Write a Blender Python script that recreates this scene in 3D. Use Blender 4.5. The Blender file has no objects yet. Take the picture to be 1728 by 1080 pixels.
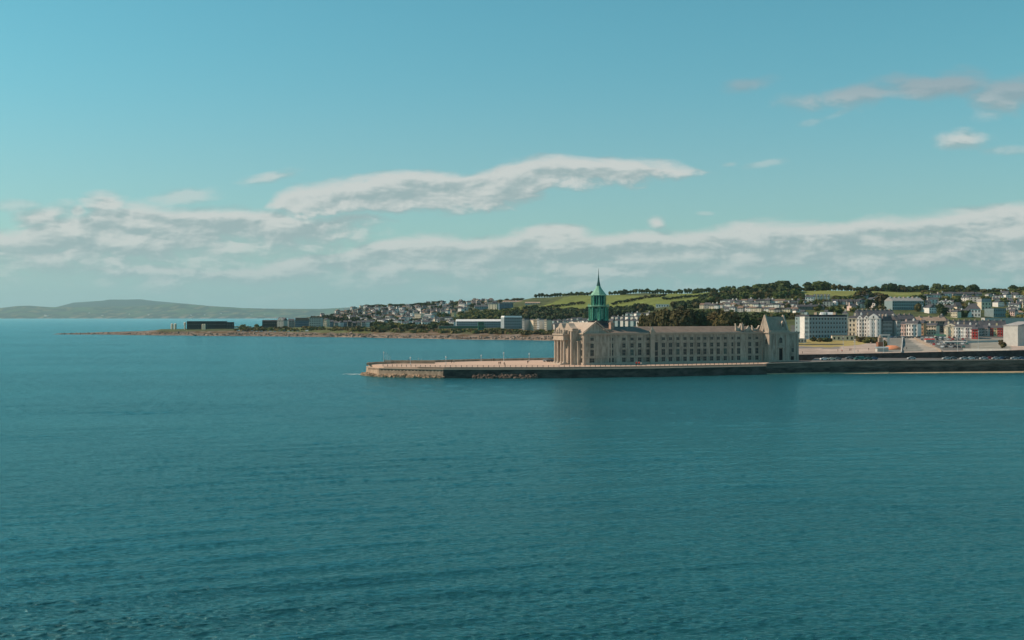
import bpy, bmesh, math, random
import numpy as np
from mathutils import Vector, Matrix, noise
R = math.radians
C = bpy.context.scene.collection
S = bpy.context.scene
rnd = random.Random(7)

# ---------------------------------------------------------------- camera
F = 2000.0            # focal length measured in photograph pixels (1728 wide)
HY = 535.0            # row of the true horizon
CZ = 29.0             # camera height above the sea
cam = bpy.data.objects.new('camera', bpy.data.cameras.new('camera'))
C.objects.link(cam); S.camera = cam
cam.data.sensor_width = 36; cam.data.lens = 36*F/1728
cam.data.clip_start = 1; cam.data.clip_end = 60000
cam.location = (0, 0, CZ)
cam.rotation_euler = (R(90) - math.atan((540-HY)/F), 0, 0)

# ---------------------------------------------------------------- colour management, sampling
S.view_settings.view_transform = 'Standard'; S.view_settings.look = 'None'
S.view_settings.exposure = 0; S.view_settings.gamma = 1
S.render.engine = 'CYCLES'
S.cycles.use_denoising = True
S.cycles.max_bounces = 5; S.cycles.diffuse_bounces = 2; S.cycles.glossy_bounces = 2
S.cycles.transmission_bounces = 2; S.cycles.volume_bounces = 1; S.cycles.transparent_max_bounces = 4
S.cycles.caustics_reflective = False; S.cycles.caustics_refractive = False
S.cycles.sample_clamp_indirect = 4

# ---------------------------------------------------------------- sun
SUN_EL = R(42); SD = Vector((-.99, .12, 0)).normalized()
SUNV = Vector((SD.x*math.cos(SUN_EL), SD.y*math.cos(SUN_EL), math.sin(SUN_EL)))
sl = bpy.data.lights.new('sun', 'SUN'); sl.energy = 4.7; sl.angle = R(.5); sl.color = (1, .76, .57)
sun = bpy.data.objects.new('sun', sl); C.objects.link(sun)
sun.rotation_euler = SUNV.to_track_quat('Z', 'Y').to_euler(); sun.location = (-200, 0, 300)

# ---------------------------------------------------------------- node helpers
class NT:
    def __init__(s, tree): s.t = tree; s.n = tree.nodes; s.l = tree.links
    def node(s, ty, **kw):
        n = s.n.new(ty)
        for k, v in kw.items(): setattr(n, k, v)
        return n
    def put(s, sock, v):
        if isinstance(v, bpy.types.NodeSocket): s.l.new(v, sock)
        elif v is not None: sock.default_value = v
    def m(s, op, a, b=None, c=None, clamp=False):
        n = s.node('ShaderNodeMath', operation=op, use_clamp=clamp)
        s.put(n.inputs[0], a); s.put(n.inputs[1], b); s.put(n.inputs[2], c)
        return n.outputs[0]
    def ss(s, v, lo, hi, a=0.0, b=1.0):
        n = s.node('ShaderNodeMapRange', interpolation_type='SMOOTHSTEP')
        s.put(n.inputs[0], v); s.put(n.inputs[1], lo); s.put(n.inputs[2], hi); s.put(n.inputs[3], a); s.put(n.inputs[4], b)
        return n.outputs[0]
    def xyz(s, x, y, z):
        n = s.node('ShaderNodeCombineXYZ'); s.put(n.inputs[0], x); s.put(n.inputs[1], y); s.put(n.inputs[2], z); return n.outputs[0]
    def noise(s, vec, scale, detail=4, rough=.5, dist=0.0, lac=2.0):
        n = s.node('ShaderNodeTexNoise'); s.put(n.inputs['Vector'], vec)
        s.put(n.inputs['Scale'], scale); s.put(n.inputs['Detail'], detail); s.put(n.inputs['Roughness'], rough)
        s.put(n.inputs['Distortion'], dist); s.put(n.inputs['Lacunarity'], lac)
        return n.outputs['Fac']
    def mix(s, f, a, b, blend='MIX'):
        n = s.node('ShaderNodeMix', data_type='RGBA', blend_type=blend)
        s.put(n.inputs[0], f); s.put(n.inputs[6], a); s.put(n.inputs[7], b); return n.outputs[2]
    def ramp(s, f, stops):
        n = s.node('ShaderNodeValToRGB'); s.put(n.inputs[0], f)
        e = n.color_ramp.elements
        while len(e) < len(stops): e.new(.5)
        for el, (p, c) in zip(e, stops): el.position = p; el.color = (*c, 1)
        return n.outputs[0]
def col(r, g, b): return (r, g, b, 1)

# ---------------------------------------------------------------- sky with clouds (a function of direction only)
W = bpy.data.worlds.new('World'); S.world = W; W.use_nodes = True
w = NT(W.node_tree); w.n.clear()
def az(px): return math.atan((px-864)/F)
def tU(px): return az(px)/math.pi*2 + .5         # azimuth as 0..1 across +-45 degrees x .. used by the outline curves
def tV(py): return (HY-py)/600.0                 # elevation as 0..1
g = bpy.data.node_groups.new('cloud_density', 'ShaderNodeTree')
g.interface.new_socket('A', in_out='INPUT', socket_type='NodeSocketFloat')
g.interface.new_socket('E', in_out='INPUT', socket_type='NodeSocketFloat')
g.interface.new_socket('D', in_out='OUTPUT', socket_type='NodeSocketFloat')
g.interface.new_socket('Soft', in_out='OUTPUT', socket_type='NodeSocketFloat')
q = NT(g); gi = q.node('NodeGroupInput'); go = q.node('NodeGroupOutput')
A, E = gi.outputs[0], gi.outputs[1]              # in thousands of photo pixels
def curve(nt, x, pts):
    n = nt.node('ShaderNodeFloatCurve'); nt.put(n.inputs[1], x)
    cm = n.mapping; cm.use_clip = True; c = cm.curves[0]
    pts = sorted(pts)
    while len(c.points) < len(pts): c.points.new(.5, .5)
    for p, (a, b) in zip(c.points, pts): p.location = (a, b); p.handle_type = 'AUTO_CLAMPED'
    cm.update(); return n.outputs[0]
t01 = q.m('ADD', q.m('MULTIPLY', A, 1/math.pi), .5)      # A = 2*azimuth
P3 = q.xyz(q.m('MULTIPLY', A, 1.0), q.m('MULTIPLY', E, 2.6), 3.7)
big = q.noise(P3, 7.0, 6, .56, .35)
P4 = q.xyz(q.m('MULTIPLY', A, 1.0), q.m('MULTIPLY', E, 2.0), 9.1)
fine = q.noise(P4, 17.0, 6, .52, .25)
P5 = q.xyz(q.m('MULTIPLY', A, .55), q.m('MULTIPLY', E, 7.0), 1.3)
streak = q.noise(P5, 7.0, 5, .55, .3)
disp = q.m('ADD', q.m('MULTIPLY', q.m('SUBTRACT', big, .5), .10), q.m('MULTIPLY', q.m('SUBTRACT', fine, .5), .045))
def bank(top, bot, st, sb, nz):
    tp = q.m('MULTIPLY', curve(q, t01, [(tU(a), tV(b)) for a, b in top]), .6)
    bt = q.m('MULTIPLY', curve(q, t01, [(tU(a), tV(b)) for a, b in bot]), .6)
    e2 = q.m('ADD', E, q.m('MULTIPLY', disp, nz))
    up = q.m('DIVIDE', q.m('SUBTRACT', tp, e2), st)
    dn = q.m('DIVIDE', q.m('SUBTRACT', e2, bt), sb)
    return q.m('MINIMUM', up, dn)
b1 = bank([(300,400),(430,352),(465,322),(560,308),(620,288),(700,277),(780,285),(860,270),(920,267),(1000,264),(1080,262),(1140,268),(1185,282),(1215,293),(1300,330)],
          [(300,345),(440,345),(480,362),(560,366),(640,368),(740,362),(840,360),(900,348),(960,326),(1050,318),(1120,304),(1200,296),(1240,285),(1300,280)], .020, .024, .6)
b2 = bank([(-100,430),(300,446),(400,438),(560,424),(640,404),(700,396),(800,398),(880,385),(950,378),(1010,386),(1100,377),(1150,384),(1250,374),(1350,368),(1450,364),(1600,354),(1728,341),(1900,335)],
          [(-100,470),(400,505),(700,500),(1000,500),(1400,492),(1728,490),(1900,490)], .022, .075, .5)
b3 = bank([(-100,380),(0,388),(60,366),(130,350),(200,338),(300,334),(420,338),(520,345),(640,362),(720,395),(900,440)],
          [(-100,470),(0,480),(120,486),(260,476),(400,458),(500,452),(600,428),(660,404),(760,380),(900,380)], .024, .06, .75)
n1 = q.ss(q.m('ADD', b1, q.m('MULTIPLY', q.m('SUBTRACT', fine, .5), 1.0)), -.1, .8)
n2 = q.m('MULTIPLY', q.ss(q.m('ADD', b2, q.m('MULTIPLY', q.m('SUBTRACT', fine, .5), 1.0)), -.1, .7),
         q.ss(q.m('ADD', streak, q.m('MULTIPLY', E, 2.2)), .42, .75, .72, 1.0))
n3 = q.m('MULTIPLY', q.ss(q.m('ADD', b3, q.m('MULTIPLY', q.m('SUBTRACT', fine, .5), 1.2)), -.1, 1.0),
         q.ss(q.m('ADD', q.m('MULTIPLY', big, .6), q.m('MULTIPLY', streak, .4)), .22, .40, .72, 1.0))
out = q.m('MAXIMUM', q.m('MAXIMUM', n1, n2), n3)
puffs = [(180,344,34,19,0,1),(76,367,46,22,.15,1),(131,358,14,11,0,.9),(453,302,42,11,.15,.75),(30,347,42,11,0,.5),(305,332,55,15,.1,.6),
         (1262,148,40,13,.15,.6),(1440,165,115,18,.12,.85),(1580,150,95,24,.05,.9),(1695,166,58,34,.1,.85),(1622,238,38,17,.08,.9),
         (1290,277,34,7,.15,.4),(1109,378,18,13,0,1),(1232,279,14,5,.1,.35),(1706,256,40,8,0,.4),(1425,190,26,6,.4,.3),(1368,210,18,6,.2,.3),(1190,361,14,4,0,.35)]
for (px, py, rx, ry, tilt, k) in puffs:
    dx = q.m('DIVIDE', q.m('SUBTRACT', A, 2*az(px)), rx/1000)
    dy = q.m('DIVIDE', q.m('SUBTRACT', q.m('SUBTRACT', E, (HY-py)/1000), q.m('MULTIPLY', q.m('SUBTRACT', A, 2*az(px)), tilt)), ry/1000)
    d = q.m('SQRT', q.m('ADD', q.m('MULTIPLY', dx, dx), q.m('MULTIPLY', dy, dy)))
    v = q.m('ADD', q.m('SUBTRACT', 1.35, d), q.m('MULTIPLY', q.m('SUBTRACT', fine, .5), 1.7))
    out = q.m('MAXIMUM', out, q.m('MULTIPLY', q.ss(v, 0, 1.1), k))
q.put(go.inputs[0], out)
q.put(go.inputs[1], q.m('ADD', q.m('MULTIPLY', big, .55), q.m('MULTIPLY', fine, .45)))
tc = w.node('ShaderNodeTexCoord'); sep = w.node('ShaderNodeSeparateXYZ'); w.put(sep.inputs[0], tc.outputs['Generated'])
azn = w.m('ARCTAN2', sep.outputs[0], sep.outputs[1])
eln = w.m('ARCSINE', sep.outputs[2])
Aw = w.m('MULTIPLY', azn, 2.0)
Ew = w.m('DIVIDE', w.m('MULTIPLY', eln, 2.0), w.m('MAXIMUM', w.m('COSINE', azn), .4))
def dens(a, e):
    n = w.node('ShaderNodeGroup'); n.node_tree = g; w.put(n.inputs[0], a); w.put(n.inputs[1], e); return n
d0 = dens(Aw, Ew); d1 = dens(w.m('SUBTRACT', Aw, .010), w.m('ADD', Ew, .014)); d2 = dens(w.m('SUBTRACT', Aw, .004), w.m('ADD', Ew, .004))
light = w.m('ADD', w.m('MULTIPLY', w.m('SUBTRACT', d0.outputs[0], d1.outputs[0]), .75),
            w.m('ADD', w.m('MULTIPLY', w.m('SUBTRACT', d0.outputs[1], d1.outputs[1]), 3.4), w.m('MULTIPLY', w.m('SUBTRACT', d0.outputs[1], d2.outputs[1]), 2.2)))
light = w.ss(w.m('ADD', w.m('MULTIPLY', light, 1.15), .48), 0.0, 1.1)
sky = w.node('ShaderNodeTexSky', sky_type='NISHITA'); sky.sun_disc = False
sky.sun_elevation = SUN_EL; sky.sun_rotation = math.atan2(SD.x, SD.y)
sky.air_density = 1.0; sky.dust_density = .35; sky.ozone_density = 1.6
SKY_K = .125
skc = w.mix(1.0, sky.outputs[0], w.mix(w.ss(Ew, .1, .55), col(.58, .81, .74), col(.46, .97, .83)), 'MULTIPLY')
skc = w.mix(1.0, skc, col(SKY_K, SKY_K, SKY_K), 'MULTIPLY')
cl_dark = col(.33, .43, .44); cl_lit = col(.63, .65, .625)
# the high clouds are thinner and greyer than the banks near the horizon
ccol = w.mix(light, cl_dark, cl_lit)
ccol = w.mix(w.ss(Ew, .30, .40, 0, .8), ccol, col(.25, .33, .38))
fog = w.m('ADD', w.ss(Ew, 0.0, .16, .42, 0), w.ss(Ew, 0.0, .42, .38, 0))
skc = w.mix(fog, skc, col(.27, .46, .50))
fin0 = w.mix(w.m('MULTIPLY', d0.outputs[0], .93), skc, ccol)
fin0 = w.mix(w.ss(Ew, .0, .16, .55, 0), fin0, col(.30, .455, .48))
fin = fin0
bg = w.node('ShaderNodeBackground'); w.put(bg.inputs[0], fin); bg.inputs[1].default_value = 1.0
wo = w.node('ShaderNodeOutputWorld'); w.put(wo.inputs[0], bg.outputs[0])
W.cycles.sampling_method = 'MANUAL'; W.cycles.sample_map_resolution = 512

# ---------------------------------------------------------------- materials
def new_mat(name):
    m = bpy.data.materials.new(name); m.use_nodes = True; nt = NT(m.node_tree)
    return m, nt, nt.n['Principled BSDF']
def mat(name, c, rough=.8, var=.18, scale=.25, c2=None, spec=.3, metal=0, bump=0, stretch=(1, 1, 1)):
    m, nt, b = new_mat(name)
    ge = nt.node('ShaderNodeTexCoord')
    mp = nt.node('ShaderNodeMapping'); nt.put(mp.inputs[0], ge.outputs['Object']); mp.inputs['Scale'].default_value = stretch
    f = nt.noise(mp.outputs[0], scale, 6, .65)
    f = nt.ss(f, .3, .7)
    a = tuple(x*(1-var) for x in c); bb = tuple(min(1, x*(1+var)) for x in (c2 or c))
    nt.put(b.inputs['Base Color'], nt.mix(f, col(*a), col(*bb)))
    b.inputs['Roughness'].default_value = rough; b.inputs['Specular IOR Level'].default_value = spec
    b.inputs['Metallic'].default_value = metal
    if bump:
        bn = nt.node('ShaderNodeBump'); bn.inputs['Strength'].default_value = bump; bn.inputs['Distance'].default_value = .1
        nt.put(bn.inputs['Height'], nt.noise(mp.outputs[0], scale*6, 5, .6)); nt.put(b.inputs['Normal'], bn.outputs[0])
    return m

# ---------------------------------------------------------------- object helpers
def tag(o, label=None, cat=None, group=None, kind=None):
    if label: o['label'] = label
    if cat: o['category'] = cat
    if group: o['group'] = group
    if kind: o['kind'] = kind
    return o
def empty(name, loc, rz=0, label=None, cat=None, group=None):
    o = bpy.data.objects.new(name, None); C.objects.link(o)
    o.empty_display_size = .5; o.location = loc; o.rotation_euler = (0, 0, rz)
    return tag(o, label, cat, group)
class MB:
    """collects faces, each with a material index, into one mesh"""
    def __init__(s): s.v = []; s.f = []; s.mi = []; s.i = 0
    def use(s, i): s.i = i; return s
    def face(s, pts):
        n = len(s.v); s.v += [tuple(p) for p in pts]; s.f.append(tuple(range(n, n+len(pts)))); s.mi.append(s.i)
    def faces(s, vs, fs):
        n = len(s.v); s.v += [tuple(p) for p in vs]
        for f in fs: s.f.append(tuple(n+k for k in f)); s.mi.append(s.i)
    def box(s, x0, x1, y0, y1, z0, z1):
        vs = [(x0,y0,z0),(x1,y0,z0),(x1,y1,z0),(x0,y1,z0),(x0,y0,z1),(x1,y0,z1),(x1,y1,z1),(x0,y1,z1)]
        s.faces(vs, [(3,2,1,0),(4,5,6,7),(0,1,5,4),(1,2,6,5),(2,3,7,6),(3,0,4,7)]); return s
    def prism(s, poly, z0, z1):
        n = len(poly); vs = [(x,y,z0) for x,y in poly]+[(x,y,z1) for x,y in poly]
        s.faces(vs, [tuple(range(n-1,-1,-1)), tuple(range(n,2*n))]+[(k,(k+1)%n,n+(k+1)%n,n+k) for k in range(n)]); return s
    def lathe(s, cx, cy, prof, n=16, a0=0, ang=2*math.pi):
        vs = []
        for r, z in prof:
            for k in range(n):
                a = a0+ang*k/n; vs.append((cx+r*math.cos(a), cy+r*math.sin(a), z))
        fs = []
        for j in range(len(prof)-1):
            for k in range(n):
                k2 = (k+1) % n; fs.append((j*n+k, j*n+k2, (j+1)*n+k2, (j+1)*n+k))
        fs.append(tuple(range(n-1,-1,-1))); fs.append(tuple((len(prof)-1)*n+k for k in range(n)))
        s.faces(vs, fs); return s
    def extrude(s, poly, axis, a, b):
        """poly in the two other axes, extruded along axis from a to b"""
        n = len(poly)
        def p(u, v, w): return {'x': (w,u,v), 'y': (u,w,v), 'z': (u,v,w)}[axis]
        vs = [p(u,v,a) for u,v in poly]+[p(u,v,b) for u,v in poly]
        s.faces(vs, [tuple(range(n-1,-1,-1)), tuple(range(n,2*n))]+[(k,(k+1)%n,n+(k+1)%n,n+k) for k in range(n)]); return s
    def tube(s, p, q_, r, r2=None, n=6):
        p = Vector(p); q_ = Vector(q_); r2 = r if r2 is None else r2
        d = (q_-p).normalized(); u = d.orthogonal().normalized(); v = d.cross(u)
        vs = [p+(u*math.cos(2*math.pi*k/n)+v*math.sin(2*math.pi*k/n))*r for k in range(n)]
        vs += [q_+(u*math.cos(2*math.pi*k/n)+v*math.sin(2*math.pi*k/n))*r2 for k in range(n)]
        s.faces(vs, [(k,(k+1)%n,n+(k+1)%n,n+k) for k in range(n)]+[tuple(range(n-1,-1,-1)), tuple(range(n,2*n))]); return s
    def mesh(s, name, mats, smooth=False):
        me = bpy.data.meshes.new(name); me.from_pydata(s.v, [], s.f)
        for m in (mats if isinstance(mats, (list, tuple)) else [mats]): me.materials.append(m)
        me.polygons.foreach_set('material_index', s.mi)
        if smooth: me.polygons.foreach_set('use_smooth', [True]*len(s.f))
        bm = bmesh.new(); bm.from_mesh(me); bmesh.ops.recalc_face_normals(bm, faces=bm.faces); bm.to_mesh(me); bm.free()
        me.update(); return me
    def build(s, name, mats, parent=None, smooth=False):
        return link(name, s.mesh(name, mats, smooth), parent)
def link(name, me, parent=None, loc=(0,0,0), rz=0):
    o = bpy.data.objects.new(name, me); C.objects.link(o); o.parent = parent; o.location = loc
    if rz: o.rotation_euler = (0, 0, rz)
    return o
def copy_tree(o, parent=None):
    c = o.copy(); C.objects.link(c); c.parent = parent
    for ch in list(o.children): copy_tree(ch, c)
    return c
def wx(px, Y): return (px-864)/F*Y
def Zat(py, Y): return CZ-(py-HY)*Y/F
# ---------------------------------------------------------------- sea
m_sea, nt, b = new_mat('sea_water')
ge = nt.node('ShaderNodeNewGeometry')
def smap(sx, sy, rot=0.0):
    mr = nt.node('ShaderNodeMapping'); nt.put(mr.inputs[0], ge.outputs['Position']); mr.inputs['Rotation'].default_value = (0, 0, rot)
    mp = nt.node('ShaderNodeMapping'); nt.put(mp.inputs[0], mr.outputs[0]); mp.inputs['Scale'].default_value = (sx, sy, 1); return mp.outputs[0]
rip = nt.noise(smap(.55, 1.25, .05), 1.0, 5, .62)
chop = nt.noise(smap(.17, .30, .06), 1.0, 7, .66)
swell = nt.noise(smap(.010, .105, -.36), 1.0, 2, .45, .25)
wavelet = nt.noise(smap(.09, .40, -.25), 1.0, 4, .6, .3)
calm = nt.ss(nt.noise(smap(.004, .012, -.3), 1.0, 3, .5), .35, .65, .45, 1.25)
hgt = nt.m('ADD', nt.m('MULTIPLY', rip, .22), nt.m('ADD', nt.m('ADD', nt.m('MULTIPLY', chop, .9), nt.m('MULTIPLY', nt.m('MULTIPLY', wavelet, calm), .5)), nt.m('MULTIPLY', nt.m('MULTIPLY', swell, calm), .8)))
bn = nt.node('ShaderNodeBump'); bn.inputs['Strength'].default_value = 1.0; bn.inputs['Distance'].default_value = 1.0
nt.put(bn.inputs['Height'], hgt); nt.put(b.inputs['Normal'], bn.outputs[0])
patch = nt.noise(smap(.0016, .006, .1), 1.0, 4, .6)
nt.put(b.inputs['Base Color'], nt.ramp(patch, [(.35, (.009, .062, .070)), (.65, (.014, .100, .111))]))
b.inputs['Roughness'].default_value = .8; b.inputs['Specular IOR Level'].default_value = 0
fr_ = nt.node('ShaderNodeFresnel'); fr_.inputs['IOR'].default_value = 1.33; nt.put(fr_.inputs['Normal'], bn.outputs[0])
gl = nt.node('ShaderNodeBsdfGlossy'); gl.inputs['Color'].default_value = col(.54, .92, .97); gl.inputs['Roughness'].default_value = .16; nt.put(gl.inputs['Normal'], bn.outputs[0])
mx = nt.node('ShaderNodeMixShader'); nt.put(mx.inputs[0], nt.m('MULTIPLY', fr_.outputs[0], 1.0)); nt.put(mx.inputs[1], b.outputs[0]); nt.put(mx.inputs[2], gl.outputs[0])
nt.put(nt.n['Material Output'].inputs['Surface'], mx.outputs[0])
# waves: a sum of many wave trains over the near water, fading out with distance
WA, YN, YF = .66, 80., 1500.
NC = 1500; r0 = np.random.RandomState(4)
rowsY = [YN]
while rowsY[-1] < YF: rowsY.append(rowsY[-1]+.66*rowsY[-1]**2/34400)
rowsY = np.array(rowsY); rowsY *= 1; NR = len(rowsY)
tX = np.linspace(-WA, WA, NC)
YY = np.repeat(rowsY[:, None], NC, 1); XX = YY*tX[None, :]
ycr = YY-(.30*XX-.24*70*np.log(np.cosh(np.clip(XX/70, -9, 9))))          # long crests bend round across the bay
def vnoise(x, y, seed):
    rs = np.random.RandomState(seed); o = 0
    for k in range(7):
        a_ = rs.uniform(0, 6.28); f_ = 2**(k/2.2); o = o+np.sin(x*f_*math.cos(a_)+y*f_*math.sin(a_)+rs.uniform(0, 6.28))/f_**.6
    return o/2.6
grp = np.clip(.75+.55*vnoise(XX/55, YY/26, 1), .12, 1.7); grp2 = np.clip(.9+.35*vnoise(XX/38, YY/60, 2), .3, 1.6)
ZZ = np.zeros_like(YY)
for lam, amp, n_ in ((13, .024, 3), (9, .030, 5), (6.3, .015, 6)):
    for k in range(n_):
        l_ = lam*r0.uniform(.85, 1.18); ZZ += grp*amp*np.sin(2*math.pi/l_*(ycr*math.cos(.05*(k-2))+XX*math.sin(.05*(k-2)*1.6))+r0.uniform(0, 6.28)+1.2*vnoise(XX/40, YY/40, 20+k))
for lam, sl_, n_, sp in ((4.2, .009, 8, .5), (2.7, .014, 10, .7), (1.7, .024, 12, .9), (1.1, .036, 12, 1.0), (.75, .042, 12, 1.0)):
    fade = np.clip(1.25-YY/(lam*300), 0, 1) if lam < 1.5 else 1.0
    for k in range(n_):
        l_ = lam*r0.uniform(.75, 1.3); th_ = math.pi/2+.25+r0.normal(0, sp); kk = 2*math.pi/l_
        ZZ += fade*grp2*sl_/kk*1.0*np.sin(kk*(XX*math.cos(th_)+YY*math.sin(th_))+r0.uniform(0, 6.28))
ef = np.clip((WA-np.abs(tX))/.04, 0, 1)[None, :]*np.clip((rowsY-YN)/8, 0, 1)[:, None]*np.clip((YF-rowsY)/500, 0, 1)[:, None]
ZZ *= ef
co = np.stack([XX, YY, ZZ], -1).reshape(-1, 3)
ii = (np.arange(NR-1)[:, None]*NC+np.arange(NC-1)[None, :]).ravel()
quads = np.stack([ii, ii+1, ii+1+NC, ii+NC], -1)
nb = len(co)
ext = np.array([(-30000,-2500,0),(30000,-2500,0),(30000,39000,0),(-30000,39000,0),(-WA*YN,YN,0),(WA*YN,YN,0),(WA*rowsY[-1],rowsY[-1],0),(-WA*rowsY[-1],rowsY[-1],0)], float)
eq = np.array([(0,1,5,4),(1,2,6,5),(2,3,7,6),(3,0,4,7)])+nb
allv = np.concatenate([co, ext]); allq = np.concatenate([quads, eq])
me = bpy.data.meshes.new('sea'); me.vertices.add(len(allv)); me.vertices.foreach_set('co', allv.astype(np.float32).ravel())
me.loops.add(allq.size); me.loops.foreach_set('vertex_index', allq.astype(np.int32).ravel())
me.polygons.add(len(allq)); me.polygons.foreach_set('loop_start', (np.arange(len(allq))*4).astype(np.int32))
try: me.polygons.foreach_set('loop_total', np.full(len(allq), 4, np.int32))
except Exception: pass
sm = np.ones(len(allq), bool); sm[-4:] = False
me.polygons.foreach_set('use_smooth', sm); me.materials.append(m_sea); me.update(calc_edges=True)
sea = link('sea', me); tag(sea, kind='structure')

# ---------------------------------------------------------------- air
m_h = bpy.data.materials.new('air'); m_h.use_nodes = True; nt = NT(m_h.node_tree); nt.n.clear()
pv = nt.node('ShaderNodeVolumePrincipled'); pv.inputs['Color'].default_value = col(.60, .84, .88); pv.inputs['Density'].default_value = 2.2e-5
pv.inputs['Anisotropy'].default_value = .2
mo = nt.node('ShaderNodeOutputMaterial'); nt.put(mo.inputs['Volume'], pv.outputs[0])
mb = MB(); mb.box(-30200, 30200, -2700, 39200, -9, 640)
haze = mb.build('haze', m_h); tag(haze, kind='stuff')

# ---------------------------------------------------------------- heights of the near land: (distance, height) along sight lines
def zz(*p): return [(Y, Zat(v, Y) if isinstance(v, float) and v > 300 else v) for Y, v in p]
COLS = {
 40:  zz((1900,-3),(2300,-3)),
 100: zz((1960,-3),(1985,.3),(2010,.8),(2040,.3),(2080,-3)),
 170: zz((1950,-3),(1975,.5),(2000,2.6),(2060,2.8),(2100,-3)),
 240: zz((1885,-3),(1910,1),(1935,5.0),(2080,4.5),(2160,-3)),
 270: zz((1860,-3),(1880,1),(1905,6.5),(2150,7),(2250,-3)),
 400: zz((1790,-3),(1812,.5),(1835,4),(1900,8),(2300,8),(2500,-3)),
 470: zz((1750,-3),(1775,.5),(1800,4),(1880,8),(2300,10),(2700,8),(2900,-3)),
 520: zz((1705,-3),(1730,.5),(1760,4),(1850,9),(2100,12),(2600,22),(2800,30),(3300,-3)),
 600: zz((1680,-3),(1706,.5),(1735,5),(1760,10),(1850,12),(2100,18),(2500,32),(3200,53),(3700,40)),
 700: zz((1585,-3),(1611,.5),(1640,3),(1665,8),(1750,12),(2100,20),(2500,37),(3200,60),(3700,50)),
 800: zz((1500,-3),(1526,.5),(1560,2.5),(1580,8),(1700,12),(1900,14),(2200,28),(2600,47),(3000,69),(3500,60)),
 900: zz((1460,-3),(1487,.5),(1525,2.5),(1545,8),(1700,12.0),(1900,19),(2100,36),(2300,51),(2600,72),(3100,66)),
 960: zz((1400,-3),(1430,.5),(1465,3),(1490,9),(1700,13),(1900,24),(2100,42),(2300,60),(2500,75),(3000,66)),
 1040:zz((1000,-3),(1200,-3),(1230,3),(1300,8),(1500,14),(1800,25),(2000,38),(2200,62),(2300,69),(2500,76),(3000,68)),
 1090:zz((735,-3),(760,4.4),(900,6),(1100,8),(1300,11),(1500,22),(1800,38),(2000,52),(2200,72),(2400,77),(3000,68)),
 1200:zz((735,-3),(760,4.4),(1000,8),(1200,15),(1500,35),(1800,53),(2000,67),(2100,73),(2300,74),(2900,66)),
 1300:zz((735,-3),(760,4.4),(900,8),(1050,12),(1300,27),(1500,42),(1700,58),(1850,70),(2200,70),(2900,62)),
 1340:zz((667,-3),(669,7.2),(800,8.2),(1000,11),(1100,14),(1300,28),(1500,43),(1700,59),(1820,69),(2200,70),(2900,62)),
 1400:zz((667,-3),(669,7.5),(800,8.6),(1000,11),(1100,14),(1300,28),(1500,43),(1700,60),(1800,69),(2100,70),(2900,62)),
 1520:zz((667,-3),(669,8.3),(800,9),(1000,11),(1100,13.5),(1300,28),(1500,42),(1700,60),(1800,67),(2100,68),(2900,60)),
 1728:zz((667,-3),(669,9.8),(800,9.8),(1000,10.2),(1100,12),(1300,25),(1500,39.5),(1700,58),(1800,66),(2100,67),(2900,60)),
 2300:zz((667,-3),(669,10),(800,10),(1000,10.5),(1100,12),(1300,25),(1500,39.5),(1700,58),(1800,66),(2100,67),(2900,60)),
}
CK = sorted(COLS); CA = {k: (np.array([p[0] for p in COLS[k]], float), np.array([p[1] for p in COLS[k]], float)) for k in CK}
def Hn(px, Y, rough=True):
    """land height at a sight line and distance"""
    px = min(max(px, CK[0]), CK[-1]-1e-3)
    i = max(k for k in range(len(CK)-1) if CK[k] <= px)
    a, b_ = CK[i], CK[i+1]; t = (px-a)/(b_-a)
    za = np.interp(Y, *CA[a]); zb = np.interp(Y, *CA[b_])
    z = za*(1-t)+zb*t
    if rough and z > 2.6:
        k = min(1, (z-2.6)/12); x = wx(px, Y)
        z += k*(noise.noise(Vector((x/140, Y/140, .3)))*2.6 + noise.noise(Vector((x/45, Y/45, 5)))*1.0)
    return float(z)
def G(px, py, Y0=669, Y1=3200):
    """first point of the land seen in that direction"""
    Y = Y0
    while Y < Y1:
        z = Hn(px, Y)
        if HY+(CZ-z)*F/Y <= py and z > -2: return Vector((wx(px, Y), Y, z))
        Y += 4
    return Vector((wx(px, Y1), Y1, Hn(px, Y1)))
def inpoly(x, y, poly):
    c = False; n = len(poly)
    for k in range(n):
        x1, y1 = poly[k]; x2, y2 = poly[(k+1) % n]
        if (y1 > y) != (y2 > y) and x < (x2-x1)*(y-y1)/(y2-y1)+x1: c = not c
    return c
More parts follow.
